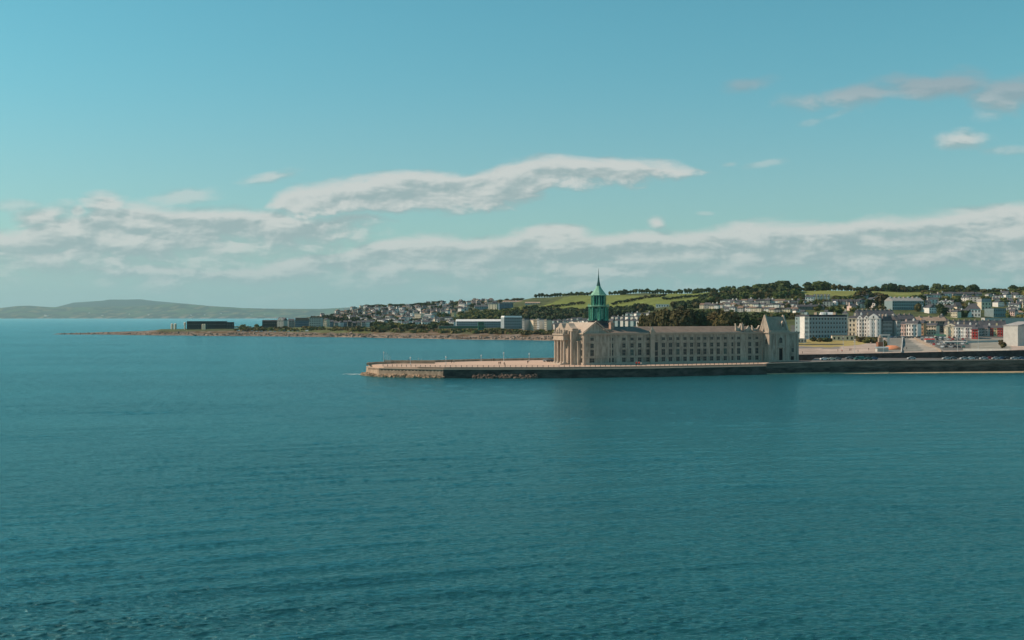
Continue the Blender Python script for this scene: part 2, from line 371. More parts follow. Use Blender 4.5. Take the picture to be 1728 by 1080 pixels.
# colours of the ground itself, region by region
GRASS = (.145, .175, .042); GRASS2 = (.19, .205, .058); SCRUB = (.070, .085, .032); ROCK = (.18, .14, .11); SAND = (.38, .28, .20)
PAVE = (.40, .32, .27); ASPH = (.13, .125, .12); DRY = (.34, .27, .10); BROWN = (.13, .085, .045); PLAZA = (.24, .235, .21); URB = (.11, .11, .10)
REG = [
 ([(862,530),(930,512),(955,500),(1000,497),(1090,499),(1218,489),(1222,500),(1180,512),(1110,518),(1000,525),(930,531)], GRASS),
 ([(1340,498),(1350,487),(1400,485),(1425,489),(1480,492),(1560,490),(1560,497),(1480,501),(1400,499)], GRASS2),
 ([(1430,489),(1520,492),(1575,489),(1575,502),(1500,503),(1440,496)], GRASS),
 ([(1600,484),(1700,483),(1700,489),(1600,490)], GRASS2),
 ([(1680,495),(1728,497),(1740,505),(1690,506)], GRASS),
 ([(760,532),(830,522),(880,517),(900,520),(870,530),(800,538)], (.11, .135, .035)),
 ([(495,554),(640,556),(640,559),(495,557)], (.12, .14, .05)),
 ([(450,550),(620,553),(630,562),(450,560)], (.11, .12, .045)),
 ([(1340,572),(1400,573),(1455,574),(1470,578),(1440,583),(1400,586),(1340,584)], DRY),
 ([(1400,576),(1452,575),(1462,578),(1430,583),(1400,583)], (.22, .22, .06)),
 ([(1340,584),(1420,585),(1420,588),(1340,589)], (.22, .20, .19)),
 ([(1493,569),(1530,569),(1560,592),(1490,594)], (.20, .20, .18)),
 ([(1530,570),(1545,570),(1592,592),(1556,593)], (.36, .32, .27)),
 ([(1545,566),(1640,570),(1640,590),(1592,592)], (.15, .15, .14)),
 ([(1625,571),(1705,571),(1705,592),(1625,592)], (.27, .26, .22)),
]
def gcol(px, Y, z):
    py = HY+(CZ-z)*F/Y; x = wx(px, Y)
    n = noise.noise(Vector((x/38, Y/60, 1.7))); n2 = noise.noise(Vector((x/11, Y/16, 8.7)))
    for poly, c in REG:
        if inpoly(px, py+n*.8, poly):
            k = 1+n2*.16+n*.14; return tuple(v*k for v in c)
    if px > 1335 and Y < 1010: c = PAVE
    elif px > 1335 and Y < 1180: c = URB
    elif z < 3.2 and px < 1050: c = tuple(a*.55+b_*.45 for a, b_ in zip(ROCK, SAND)) if px > 560 else ROCK
    elif z < 6.5 and px < 1050: c = ROCK if n2 > -.05 else BROWN
    elif z < 12 and px < 1000 and Y < 1900: c = BROWN if n > -.12 else (.085, .085, .035)
    elif px < 850 and z > 12: c = URB if n2 > 0 else SCRUB
    else: c = SCRUB if n > -.2 else (.095, .11, .04)
    k = 1+n2*.25; return tuple(v*k for v in c)
pxs = [40+4*k for k in range(int((2300-40)/4))]
Ys = sorted(set([667, 668.9, 735, 760]+[669+13*k for k in range(1, 90)]+[1840+22*k for k in range(60)]+[1400+10*k for k in range(50)]))
vs = []; cs = []
for px in pxs:
    for Y in Ys:
        z = Hn(px, Y); vs.append((wx(px, Y), Y, z)); cs.append((*gcol(px, Y, z), 1))
ny = len(Ys); fs = []
for i in range(len(pxs)-1):
    for j in range(ny-1):
        a = i*ny+j
        if max(vs[a][2], vs[a+1][2], vs[a+ny][2], vs[a+ny+1][2]) > -2.9: fs.append((a, a+ny, a+ny+1, a+1))
def land_mesh(name, vs, fs, cs, m):
    me = bpy.data.meshes.new(name); me.from_pydata(vs, [], fs)
    at = me.color_attributes.new('ground', 'FLOAT_COLOR', 'POINT'); at.data.foreach_set('color', np.array(cs, dtype=np.float32).ravel())
    me.materials.append(m); me.polygons.foreach_set('use_smooth', [True]*len(me.polygons))
    return link(name, me)
def land_mat(name, sc, amt):
    m, nt, b = new_mat(name)
    va = nt.node('ShaderNodeVertexColor'); va.layer_name = 'ground'
    ge = nt.node('ShaderNodeNewGeometry')
    f = nt.noise(ge.outputs['Position'], sc, 7, .7); f2 = nt.noise(ge.outputs['Position'], sc*.18, 3, .6)
    k = nt.ss(nt.m('ADD', nt.m('MULTIPLY', f, .7), nt.m('MULTIPLY', f2, .3)), .32, .68, 1-amt, 1+amt)
    mm = nt.node('ShaderNodeVectorMath', operation='SCALE'); nt.put(mm.inputs[0], va.outputs[0]); nt.put(mm.inputs['Scale'], k)
    nt.put(b.inputs['Base Color'], mm.outputs[0]); b.inputs['Roughness'].default_value = .95; b.inputs['Specular IOR Level'].default_value = .15
    bn = nt.node('ShaderNodeBump'); bn.inputs['Strength'].default_value = .6; bn.inputs['Distance'].default_value = 1.5
    nt.put(bn.inputs['Height'], f); nt.put(b.inputs['Normal'], bn.outputs[0])
    return m
m_land = land_mat('land', .12, .34)
terrain = land_mesh('terrain', vs, fs, cs, m_land); tag(terrain, kind='structure')

# ---------------------------------------------------------------- far hills across the bay
FR = [(-500,527),(-200,524),(-60,522),(0,519.5),(30,516),(50,515.5),(70,517),(90,518),(110,518),(150,518),(200,519),(235,517),(258,514.5),(285,512.5),(310,512.5),(345,515.5),(380,517.5),(410,519.5),(450,520.5),(540,521),(590,518.5),(650,517),(800,517),(1000,518)]
FP = [(-500,530),(60,526),(95,518),(115,513),(125,510.5),(150,509),(172,507.5),(184,505.5),(215,505.6),(238,505),(248,506.5),(262,508),(290,510.5),(320,513),(350,516),(380,522),(1000,526)]
YA, YB, YC = 24000., 26600., 31500.
vs = []; cs = []; fpx = list(range(-520, 1001, 5))
fY = [23900,24000,24060,24150]+[24300+150*k for k in range(16)]+[26900,27500,28300,29200,30000,30700,31500,32500,34500,37000]
for px in fpx:
    h1 = Zat(np.interp(px, *zip(*FR)), YB); h2 = Zat(np.interp(px, *zip(*FP)), YC)
    for Y in fY:
        if Y <= YB:
            t = max(0, (Y-YA)/(YB-YA)); z = h1*(.10*min(1, t*12)+.90*t**1.15) if Y > 24000 else -3
        elif Y <= YC:
            t = (Y-YB)/(YC-YB); z = h1*(1-t)+h2*t-50*math.sin(math.pi*t)
        else: z = h2*(1-(Y-YC)/8000)
        x = wx(px, Y)
        n = noise.noise(Vector((x/1400, Y/1400, 2))); n2 = noise.noise(Vector((x/420, Y/520, 6))); n3 = noise.noise(Vector((x/170, Y/340, 16)))
        if 24150 < Y < YB: z += (n*16+n2*11)*min(1, (YB-Y)/1100, (Y-24080)/500)
        vs.append((x, Y, z))
        if z < 34: c = (.018, .028, .026) if n3 < .12 else (.20, .17, .13)
        else:
            c = (.045, .085, .035) if n2 > .12 else (.13, .115, .055) if n3 > .18 else (.008, .018, .016) if n2 < -.10 else (.022, .040, .026)
        if Y > 28000: c = (.010, .028, .034)
        cs.append((*c, 1))
ny = len(fY); fs = []
for i in range(len(fpx)-1):
    for j in range(ny-1):
        a = i*ny+j; fs.append((a, a+ny, a+ny+1, a+1))
FARV = vs
def vs_far(i, j): return FARV[i*len(fY)+j][2]
hills = land_mesh('hills', vs, fs, cs, land_mat('far_land', .0025, .35)); tag(hills, kind='structure')
# ================================================================ the long stone building on the pier
m_stone = mat('honey_stone', (.345, .29, .235), .85, .3, .45, (.41, .35, .285), bump=.3, stretch=(1.3, 1.3, .35))
m_stone_d = mat('weathered_stone', (.30, .255, .21), .85, .2, .5)
m_trim = mat('pale_trim', (.44, .36, .29), .8, .1, .6)
m_pink = mat('pink_stone', (.44, .29, .22), .85, .14, .5)
m_roof_t = mat('tan_roof', (.19, .15, .12), .85, .16, .3, stretch=(1, 1, 1))
m_slate = mat('dark_slate', (.045, .045, .05), .6, .2, .5)
m_glass = mat('dark_glass', (.008, .009, .011), .45, .3, .2, spec=.6)
m_glass2 = mat('greenish_glass', (.02, .055, .05), .3, .3, .2, spec=.6)
m_black = mat('opening', (.018, .017, .018), .9, .1)
m_copper = mat('green_copper', (.055, .30, .20), .55, .28, .8, (.10, .36, .25), spec=.4)
m_copper_p = mat('pale_copper', (.20, .42, .30), .6, .22, .9)
m_copper_d = mat('dark_copper', (.02, .09, .085), .5, .3, .9)
m_white = mat('white_paint', (.74, .74, .71), .6, .06, .5)

DZ = 4.9                                  # deck level
BA = R(23.7)
EU = Vector((math.cos(BA), math.sin(BA), 0)); EV = Vector((-math.sin(BA), math.cos(BA), 0)); OB = Vector((36, 595, DZ))
def U(px, v=0.):                          # position along the facade seen on that sight line
    t = (px-864)/F; o = OB+EV*v
    return (o.y*t-o.x)/(EU.x-EU.y*t)
B = empty('harbour_building', OB, BA, 'long honey stone harbour building with green domed tower standing on the pier', 'building')
HE = 16.2
# --- walls
mb = MB(); mb.box(0, 16, 0, 30, 0, HE); mb.box(16, 109, .35, 17, 0, HE-.2)
mb.build('wall', m_stone, B)
mb = MB()                                  # plinth, string courses, cornice, pilaster strips
for (u0, u1, v0) in ((0, 16, 0), (16, 109, .35)):
    mb.box(u0-.1, u1+.1, v0-.22, v0-.002, 0, .9); mb.box(u0-.1, u1+.1, v0-.16, v0-.003, 3.7, 4.05)
    mb.box(u0-.1, u1+.1, v0-.14, v0-.004, 11.3, 11.6)
    mb.box(u0-.5, u1+.3, v0-.75, v0-.005, HE-.75, HE-.12); mb.box(u0-.3, u1+.2, v0-.4, v0-.006, HE-1.15, HE-.76)
for v0 in (0,):
    mb.box(-.22, -.002, .05, 30, 0, .9); mb.box(-.16, -.003, .06, 30, 3.7, 4.05); mb.box(-.14, -.004, .07, 30, 11.3, 11.6)
    mb.box(-.75, -.005, -.74, 30.3, HE-.74, HE-.13); mb.box(-.4, -.006, -.39, 30.2, HE-1.14, HE-.77)
mb.build('cornice', m_trim, B)
wpx = [1053.3,1067,1080,1094,1109.5,1120,1132,1144.5,1156.5,1167.6,1179.6,1190,1201.5,1212.6,1224.4,1235.5,1247]
mb = MB()
for a, b_ in zip(wpx, wpx[1:]):
    um = (U(a)+U(b_))/2
    if abs(um-40) > 2.6: mb = MB(); mb.box(um-.3, um+.3, .35-.2, .35-.007, 4.06, 15.0); mb.build('pilaster', m_stone, B)
for u0 in (.15, 15.2, 108.2-20.8, 97.8, 108.0): mb = MB(); mb.box(u0, u0+.8, -.2 if u0 < 16 else .12, (-.001 if u0 < 16 else .349), .91, 15.0); mb.build('pilaster', m_trim, B)
# --- windows: one mesh per size, shared
def win_mesh(w_, h_, arched=False, m=None):
    mb = MB(); mb.use(0).box(-w_/2, w_/2, -.03, .02, 0, h_)
    if arched:
        mb.use(0).extrude([(w_/2*math.cos(a*math.pi/8), h_+w_/2*math.sin(a*math.pi/8)) for a in range(9)], 'y', -.03, .02)
    mb.use(1)
    mb.box(-w_/2-.18, -w_/2, -.14, .0, 0, h_); mb.box(w_/2, w_/2+.18, -.14, .0, 0, h_)
    mb.box(-w_/2-.3, w_/2+.3, -.22, .0, -.22, -.001)
    if not arched: mb.box(-w_/2-.25, w_/2+.25, -.18, .0, h_, h_+.25)
    mb.box(-.04, .04, -.06, -.031, 0, h_); mb.box(-w_/2, w_/2, -.058, -.032, h_*.5, h_*.5+.08)
    return mb.mesh('window', [m or m_glass, m_stone])
WM = {'attic': win_mesh(1.8, 1.3), 'second': win_mesh(1.8, 2.1), 'first': win_mesh(1.9, 3.0), 'first_green': win_mesh(1.9, 3.0, m=m_glass2), 'ground': win_mesh(2.0, 2.2), 'wide': win_mesh(2.7, 2.1)}
rows = [('attic_window', 'attic', 12.2), ('window', 'second', 8.5), ('window', 'first', 4.5), ('window', 'ground', 1.15)]
for k, px in enumerate([999, 1032]+wpx+[1265.7, 1277.8]):
    if abs(px-1109.5) < 1: continue
    u = U(px); v = 0 if u < 16 else .35
    if abs(u-40) < 2.2: continue
    for nm, key, z in rows:
        if key == 'first' and px in (1067, 1144.5, 1224.4): key = 'first_green'
        if key == 'ground' and u < 16: key = 'wide'
        link(nm, WM[key], B, (u, v, z))
for v in (2.4,):
    for nm, key, z in rows: link(nm, WM[key], B, (0, v, z), R(-90))
for v in (24.6, 28.2):
    for nm, key, z in rows: link(nm, WM[key], B, (0, v, z), R(-90))
# --- roofs
mb = MB()
mb.faces([(16,-.3,HE-.1),(109,-.3,HE-.1),(109,17.5,HE-.1),(16,17.5,HE-.1),(10,8.6,HE+3.0),(104,8.6,HE+3.0)], [(0,1,5,4),(2,3,4,5),(1,2,5),(3,0,4),(3,2,1,0)])
rf = mb.build('roof', m_roof_t, B)
mb = MB(); up = 6.9                         # pavilion gable running back
mb.extrude([(.2, HE-.1), (up, HE+5.2), (13.6, HE-.1)], 'y', .25, 30)
rf2 = mb.build('pavilion_roof', m_trim, B)
mb = MB(); mb.extrude([(.4, HE), (up, HE+4.8), (13.4, HE)], 'y', -.05, .26); mb.build('pediment', m_stone, B)
mb = MB()
mb.extrude([(-.5, HE-.1), (-.5, HE+.35), (up, HE+5.9), (up, HE+5.35)], 'y', -.7, .1); mb.extrude([(14.3, HE-.1), (14.3, HE+.35), (up, HE+5.9), (up, HE+5.35)], 'y', -.7, .1)
mb.build('raking_cornice', m_trim, B)
mb = MB(); mb.faces([(11,4,HE),(24,4,HE),(24,21,HE),(11,21,HE),(14.6,10,HE+5.8),(17.2,10,HE+5.8),(17.2,16,HE+5.8),(14.6,16,HE+5.8)],[(0,1,5,4),(1,2,6,5),(2,3,7,6),(3,0,4,7),(4,5,6,7)])
mb.build('slate_roof', m_slate, B)
# chimneys and roof ornaments
def stack(u, v, w_, d_, z0, z1, m, pots=2, parent=B):
    mb = MB(); mb.box(u-w_/2, u+w_/2, v-d_/2, v+d_/2, z0, z1); mb.box(u-w_/2-.15, u+w_/2+.15, v-d_/2-.15, v+d_/2+.15, z1-.5, z1-.1)
    for k in range(pots): mb.lathe(u-w_/2+w_*(k+.5)/pots, v, [(.22, z1), (.18, z1+.8)], 8)
    return mb.build('chimney', m, parent)
stack(U(1032, 5), 5, 2.0, 2.2, HE-.2, HE+5.0, m_pink, 3); stack(U(1024.5, 3), 3, 4.4, 2.0, HE-.2, HE+1.7, m_pink, 0)
uc = U(1252.5, 3); stack(uc, 3, 1.1, 1.3, HE-.2, HE+4.2, m_trim, 1)
def crown(u, v, w_, h, m, name='roof_ornament'):
    """a block with two horned scrolls curling up at its ends"""
    mb = MB(); prof = [(-w_/2, 0), (w_/2, 0), (w_*.46, h*.45), (w_*.52, h), (w_*.30, h*.62), (w_*.12, h*.40), (0, h*.5), (-w_*.12, h*.40), (-w_*.30, h*.62), (-w_*.52, h), (-w_*.46, h*.45)]
    mb.extrude([(u+a, HE-.1+b_) for a, b_ in prof], 'y', v-.6, v+.6); return mb.build(name, m, B)
crown(U(1245, 2), 2, 3.2, 4.6, m_stone); crown(U(1274.5, 2), 2, 4.6, 3.6, m_stone)
mb = MB(); u0 = U(1262, 1); mb.extrude([(u0-2.9, HE-.1), (u0, HE+3.3), (u0+2.9, HE-.1)], 'y', .1, 1.0); mb.build('small_pediment', m_stone, B)
# frontispiece with niche and statue
mb = MB(); mb.box(38.2, 40.6, -1.0, .34, 0, HE+.4); mb.box(37.9, 40.9, -1.3, .5, HE+.4, HE+.9); mb.box(38.6, 40.2, -.7, .5, HE+.9, HE+1.6)
mb.lathe(39.4, -.1, [(.7, HE+1.6), (.5, HE+2.3), (.25, HE+2.7), (.05, HE+2.9)], 10); mb.box(37.95, 40.85, -1.25, .33, HE-2.4, HE-2.0)
mb.build('frontispiece', m_trim, B)
for u in (42.2,):
    mb = MB(); mb.use(0).box(u-.95, u+.95, .30, .345, .2, 11.0); mb.use(1).box(u-1.2, u-.96, .12, .344, 0, 11.2); mb.use(1).box(u+.96, u+1.2, .12, .344, 0, 11.2); mb.box(u-.94, u+.94, .2, .299, 6.4, 6.7)
    mb.build('tall_doorway', [m_glass, m_trim], B)
# arched gateway beside the tower
u = U(1289)+.9
mb = MB(); mb.use(0).box(u-1.6, u+1.6, .28, .343, .1, 6.2); mb.extrude([(u+1.6*math.cos(a*math.pi/8), 6.2+1.3*math.sin(a*math.pi/8)) for a in range(9)], 'y', .28, .343)
mb.use(1).box(u-1.9, u-1.61, .05, .342, 0, 6.4); mb.use(1).box(u+1.61, u+1.9, .05, .342, 0, 6.4)
mb.build('gateway', [m_black, m_pink], B)
# --- right hand tower with steep roof
ta, tb, tf = 109.0, 128.4, -4.5
mb = MB(); mb.box(ta, tb, tf, 15, 0, HE); mb.extrude([(tf+.7, HE-.05), (-.1, HE+8.6), (3.9, HE-.05)], 'x', ta+.35, ta+1.1); mb.extrude([(tf+.7, HE-.05), (-.1, HE+8.6), (3.9, HE-.05)], 'x', ta+12.2, ta+12.9)
mb.build('tower_wall', m_stone, B)
mb = MB(); mb.extrude([(tf+1.0, HE+.1), (tf+1.0, HE+.5), (-.6, HE+8.1), (.4, HE+8.1), (3.7, HE+.3)], 'x', ta+1.1, ta+12.2); mb.build('tower_roof', mat('tower_tiles', (.36, .28, .22), .85, .15, .5), B)
for u0 in (ta+.2, ta+12.1):
    mb = MB(); mb.extrude([(tf+.3, HE-.05), (tf+.3, HE+1.3), (-.5, HE+9.1), (.3, HE+9.1), (4.4, HE+1.0), (4.4, HE), (3.9, HE), (-.1, HE+8.65), (tf+.7, HE+.4)], 'x', u0, u0+.9)
    mb.build('gable_coping', m_trim, B)
mb = MB(); mb.box(ta-.6, tb+.5, tf-.6, tf-.003, HE-.75, HE-.1); mb.box(ta-.3, tb+.3, tf-.35, tf-.004, HE-1.25, HE-.77); mb.box(ta-.6, ta-.003, tf, .349, HE-.74, HE-.11)
for u0 in (ta+.05, ta+4.3, ta+10.8, ta+16.2, tb-1.2): mb.box(u0, u0+1.1, tf-.28, tf-.005, .9, HE-1.26)
mb.box(ta-.1, tb+.1, tf-.4, tf-.006, 0, .89); mb.box(ta+.9, ta+13.5, tf-.2, tf+.4, HE-.05, HE+.7)
mb.build('tower_cornice', m_trim, B)
mb = MB(); u = U(1317, tf); mb.use(0).box(u-1.2, u+1.2, tf-.05, tf-.002, .3, 7.2); mb.use(1).box(u-1.9, u-1.21, tf-.5, tf-.001, 0, 7.6); mb.use(1).box(u+1.21, u+1.9, tf-.5, tf-.001, 0, 7.6); mb.box(u-2.1, u+2.1, tf-.6, tf-.001, 7.61, 8.3)
mb.build('tower_door', [m_black, m_trim], B)
mb = MB(); u = U(1337, tf); mb.use(0).box(u-1.1, u+1.1, tf-.05, tf-.002, .2, 2.9); mb.use(1).box(u-1.3, u-1.11, tf-.2, tf-.001, 0, 3.1); mb.use(1).box(u+1.11, u+1.3, tf-.2, tf-.001, 0, 3.1)
mb.build('side_door', [m_black, m_trim], B)
link('arched_window', win_mesh(1.9, 2.0, True), B, (U(1317.5, tf), tf, 10.2)); link('window', WM['second'], B, (U(1338, tf), tf, 5.2))
link('tower_side_window', win_mesh(1.2, 2.2, True), B, (ta, -2.2, 9.6), R(-90)); 
# dormer on tower roof
mb = MB(); u = U(1315, 0); mb.use(0).box(u-.6, u+.6, -3.2, .3, HE+.5, HE+4.6); mb.extrude([(u-.8, HE+4.6), (u, HE+5.8), (u+.8, HE+4.6)], 'y', -3.3, .4); mb.use(1).box(u-.35, u+.35, -3.24, -3.19, HE+2.6, HE+4.2)
mb.build('dormer', [m_trim, m_black], B)
# --- left portico: rear block with broken pediment, front columns
mb = MB(); mb.box(-3.2, -.002, 5.0, 23.5, 0, 17.6); mb.box(-1.6, -.002, 3.2, 4.99, 0, 11.6); mb.box(-1.9, -.3, 3.0, 4.9, 11.6, 12.0); mb.build('portico_block', m_stone, B)
mb = MB()
for s_ in (0, 1):
    prof = [(5.0, 17.6), (14.2, 17.6), (12.8, 18.6), (11.4, 20.9), (9.6, 21.0), (8.0, 19.6), (6.4, 18.7), (4.6, 18.3)]
    if s_: prof = [(28.5-a, b_) for a, b_ in prof]
    mb.extrude(prof, 'x', -4.0, -.6)
mb.box(-4.0, -.01, 4.6, 23.9, 16.9, 17.55); mb.build('broken_pediment', m_trim, B)
for v in (6.0, 9.0, 19.4, 22.4):
    mb = MB(); mb.box(-4.3, -3.21, v-.55, v+.55, 0, 16.8); mb.build('portico_pilaster', m_trim, B)
mb = MB(); mb.box(-7.2, -3.21, 8.6, 20.2, 12.9, 15.0); mb.box(-7.7, -3.2, 8.1, 20.7, 15.0, 15.6); mb.box(-7.4, -3.2, 8.3, 20.5, 12.4, 12.89)
mb.build('entablature', m_trim, B)
mb = MB()
for a, h in ((8.9, 2.4), (10.4, 1.2), (12.4, 2.2), (14.4, 3.2), (16.4, 2.2), (18.2, 1.2), (19.8, 2.4)):
    mb.lathe(-6.6, a, [(.55, 15.6), (.62, 15.6+h*.35), (.3, 15.6+h*.6), (.42, 15.6+h*.8), (.06, 15.6+h)], 8)
mb.box(-5.4, -3.3, 10, 18.8, 15.61, 17.4); mb.build('statuary', m_stone, B)
for v in (9.3, 12.4, 16.4, 19.5):
    mb = MB(); mb.box(-7.2, -5.4, v-.9, v+.9, 0, 1.2)
    mb.lathe(-6.3, v, [(.85, 1.2), (.72, 1.6), (.72, 4), (.62, 11.3), (.66, 11.5), (.95, 12.38)], 12); mb.build('column', m_trim, B, smooth=False)
mb = MB()
for v in (10.9, 14.4, 17.9): mb.use(0).box(-3.26, -3.2, v-.7, v+.7, .3, 5.0); mb.use(0).box(-3.26, -3.2, v-.6, v+.6, 7, 10)
mb.build('portico_opening', [m_black], B)
mb = MB(); mb.box(-9.5, -3.3, 7.6, 21.2, 0, .35); mb.box(-8.8, -3.3, 8.0, 20.8, .35, .7); mb.build('step', m_trim, B)
# --- green tower
T_u, T_v = U(1010, 14), 14.0
def octo(r, z0, z1, r2=None): return [(r, z0), (r2 or r, z1)]
O8 = dict(n=8, a0=math.pi/8)
mb = MB(); mb.lathe(T_u, T_v, [(5.6, HE+2), (5.6, HE+5.9), (5.2, HE+6.1)], **O8); mb.build('tower_base', m_slate, B)
mb = MB(); z0 = HE+6.0; z1 = HE+13.4
mb.use(0).lathe(T_u, T_v, [(3.9, z0), (3.9, z1)], **O8)
for k in range(8):
    a = math.pi/8+k*math.pi/4; mb.use(1).lathe(T_u+4.75*math.cos(a), T_v+4.75*math.sin(a), [(.55, z0), (.55, z0+.8), (.36, z0+.9), (.34, z1-.7), (.6, z1-.2)], 8)
    a2 = a+math.pi/8
    c_, s_ = math.cos(a2), math.sin(a2)
    for off in (-.95, .95): mb.use(1).lathe(T_u+3.95*c_-off*s_, T_v+3.95*s_+off*c_, [(.3, z0), (.24, z1-.5), (.34, z1)], 6)
mb.build('belfry', [m_copper_d, m_copper], B)
mb = MB()
for k in range(8):
    a2 = k*math.pi/4+math.pi/4; c_, s_ = math.cos(a2), math.sin(a2)
    p = [(T_u+3.66*c_+x*(-s_), T_v+3.66*s_+x*c_) for x in (-.65, .65)]
    mb.face([(p[0][0], p[0][1], z0+.8), (p[1][0], p[1][1], z0+.8), (p[1][0], p[1][1], z1-1.2), (p[0][0], p[0][1], z1-1.2)])
mb.build('belfry_louvre', m_copper_p, B)
mb = MB(); mb.lathe(T_u, T_v, [(5.0, z1-.35), (5.7, z1), (5.7, z1+.45), (4.6, z1+.55)], **O8)
for k in range(24):
    a = k*math.pi/12; mb.lathe(T_u+5.3*math.cos(a), T_v+5.3*math.sin(a), [(.1, z1+.4), (.1, z1+1.35)], 4)
mb.build('balcony', m_copper_p, B)
z2 = z1+.5; z3 = z1+5.6
mb = MB(); mb.use(0).lathe(T_u, T_v, [(3.4, z2), (3.4, z3)], **O8)
for k in range(8):
    a = math.pi/8+k*math.pi/4; mb.use(1).lathe(T_u+3.75*math.cos(a), T_v+3.75*math.sin(a), [(.42, z2), (.30, z2+.6), (.28, z3)], 6)
    a2 = a+math.pi/8; mb.lathe(T_u+3.25*math.cos(a2), T_v+3.25*math.sin(a2), [(.22, z2), (.2, z3)], 5)
mb.build('lantern_drum', [m_copper_d, m_copper], B)
mb = MB(); mb.lathe(T_u, T_v, [(4.3, z3-.05), (4.35, z3+.3), (3.9, z3+.7), (3.1, z3+1.7), (2.2, z3+2.9), (1.45, z3+4.0), (1.05, z3+5.0)], **O8); mb.build('dome', m_copper_p, B)
mb = MB(); mb.lathe(T_u, T_v, [(1.05, z3+5.0), (.7, z3+6.6), (.42, z3+8.4), (.22, z3+10.4), (.12, z3+12.6), (.03, z3+14.2)], **O8); mb.build('spire', m_copper_d, B)

# ================================================================ pier
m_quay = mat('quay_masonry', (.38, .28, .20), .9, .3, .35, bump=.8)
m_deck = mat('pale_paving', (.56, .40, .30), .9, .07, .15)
m_quayd = mat('shaded_wet_masonry', (.068, .055, .046), .8, .6, .16, bump=.8, stretch=(1, 1, 3))  # dark quay masonry: shade painted in for the pier wall, wet for the footing
m_rail = mat('grey_iron', (.10, .10, .10), .6, .1)
Pf = [(618.5, 594), (622, 588), (640, 576), (700, 568), (748, 562.5), (940, 563), (1100, 575), (1293, 601)]
Pb = [(1345, 770), (1100, 770), (940, 669), (800, 647), (748, 634), (655, 612), (634, 607), (622, 600)]
W2 = lambda px, Y: (wx(px, Y), Y)
fr = [W2(*p) for p in Pf]; bk = [W2(*p) for p in Pb]
def inset(pl, d):                       # shift an open polyline sideways (to its left side)
    out = []
    for k, p in enumerate(pl):
        a = Vector(pl[max(0, k-1)]); b_ = Vector(pl[min(len(pl)-1, k+1)]); t = (b_-a).normalized(); out.append((p[0]-t.y*d, p[1]+t.x*d))
    return out
pier = empty('pier', (0, 0, 0), 0, 'long low stone pier with pale paved deck running out into the sea', 'pier')
mb = MB(); up = inset(fr, 3.0); mb.prism(up+bk, -2, DZ); mb.build('deck', m_deck, pier)
def strip(mb, pl, z0, z1, d0, d1):
    a = inset(pl, d0); b_ = inset(pl, d1)
    for k in range(len(pl)-1):
        mb.faces([(*a[k], z0), (*a[k+1], z0), (*b_[k+1], z0), (*b_[k], z0), (*a[k], z1), (*a[k+1], z1), (*b_[k+1], z1), (*b_[k], z1)], [(0,1,5,4),(1,2,6,5),(2,3,7,6),(3,0,4,7),(4,5,6,7),(3,2,1,0)])
def battered(mb, pl, prof):
    """prof: (offset, z) outline swept along the polyline"""
    rows_ = [inset(pl, d) for d, z in prof]
    for k in range(len(pl)-1):
        for j in range(len(prof)-1):
            mb.face([(*rows_[j][k], prof[j][1]), (*rows_[j][k+1], prof[j][1]), (*rows_[j+1][k+1], prof[j+1][1]), (*rows_[j+1][k], prof[j+1][1])])
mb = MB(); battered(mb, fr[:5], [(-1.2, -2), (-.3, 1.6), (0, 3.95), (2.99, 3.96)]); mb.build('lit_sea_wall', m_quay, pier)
mb = MB(); battered(mb, fr[4:], [(-.9, -2), (0, 3.95), (2.99, 3.96)]); mb.build('sea_wall', m_quayd, pier)  # same masonry as the lit stretch, darkened to paint its shade
mb = MB(); strip(mb, fr, 3.97, 4.3, -.25, 1.1); cop = mb.build('coping', m_deck, pier)
mb = MB(); strip(mb, fr[3:], DZ+.003, DZ+.22, 2.7, 3.3); mb.build('kerb', m_trim, pier)
bb = [W2(*p) for p in Pb[2:]][::-1]; bb = [fr[0]]+bb
mb = MB(); strip(mb, bb, DZ+.004, 6.05, 0.02, -.7); mb.build('back_wall', m_quay, pier)
mb = MB(); battered(mb, [W2(*p) for p in Pb[::-1][:-1]], [(.9, -2), (.0, DZ)]); 
mb.box(*sorted((wx(655,612)-2, wx(655,612)+24)), 613.5, 615, DZ, 6.6); mb.build('back_face', m_quay, pier)
def along(pl, step):
    out = []; carry = 0
    for a, b_ in zip(pl, pl[1:]):
        a = Vector(a); b_ = Vector(b_); L = (b_-a).length; t = carry
        while t < L: out.append((a+(b_-a)*t/L, (b_-a).normalized())); t += step
        carry = t-L
    return out
# a row of low openings in the lit sea wall
mb = MB()
for p, t in along(fr[1:5], 1.9):
    q_ = p+Vector((t.y, -t.x))*.10
    a = q_-t*.55; b_ = q_+t*.55; n_ = Vector((-t.y, t.x))*.5
    mb.faces([(*a, 2.4), (*b_, 2.4), (*(b_+n_), 2.4), (*(a+n_), 2.4), (*a, 3.5), (*b_, 3.5), (*(b_+n_), 3.5), (*(a+n_), 3.5)], [(0,1,5,4),(1,2,6,5),(2,3,7,6),(3,0,4,7),(4,5,6,7)])
mb.build('drain_opening', m_black, pier); 
rl = empty('railing', (0, 0, 0), 0, 'thin dark iron railing along the seaward edge of the pier', 'railing')
mb = MB(); pr = inset(fr[2:], 3.6)
for p, t in along(pr, 2.6): mb.box(p.x-.12, p.x+.12, p.y-.12, p.y+.12, DZ, DZ+1.1)
for a, b_ in zip(pr, pr[1:]):
    for z in (.6, 1.1): mb.tube((*a, DZ+z), (*b_, DZ+z), .05, n=4)
mb.build('rail', m_rail, rl)
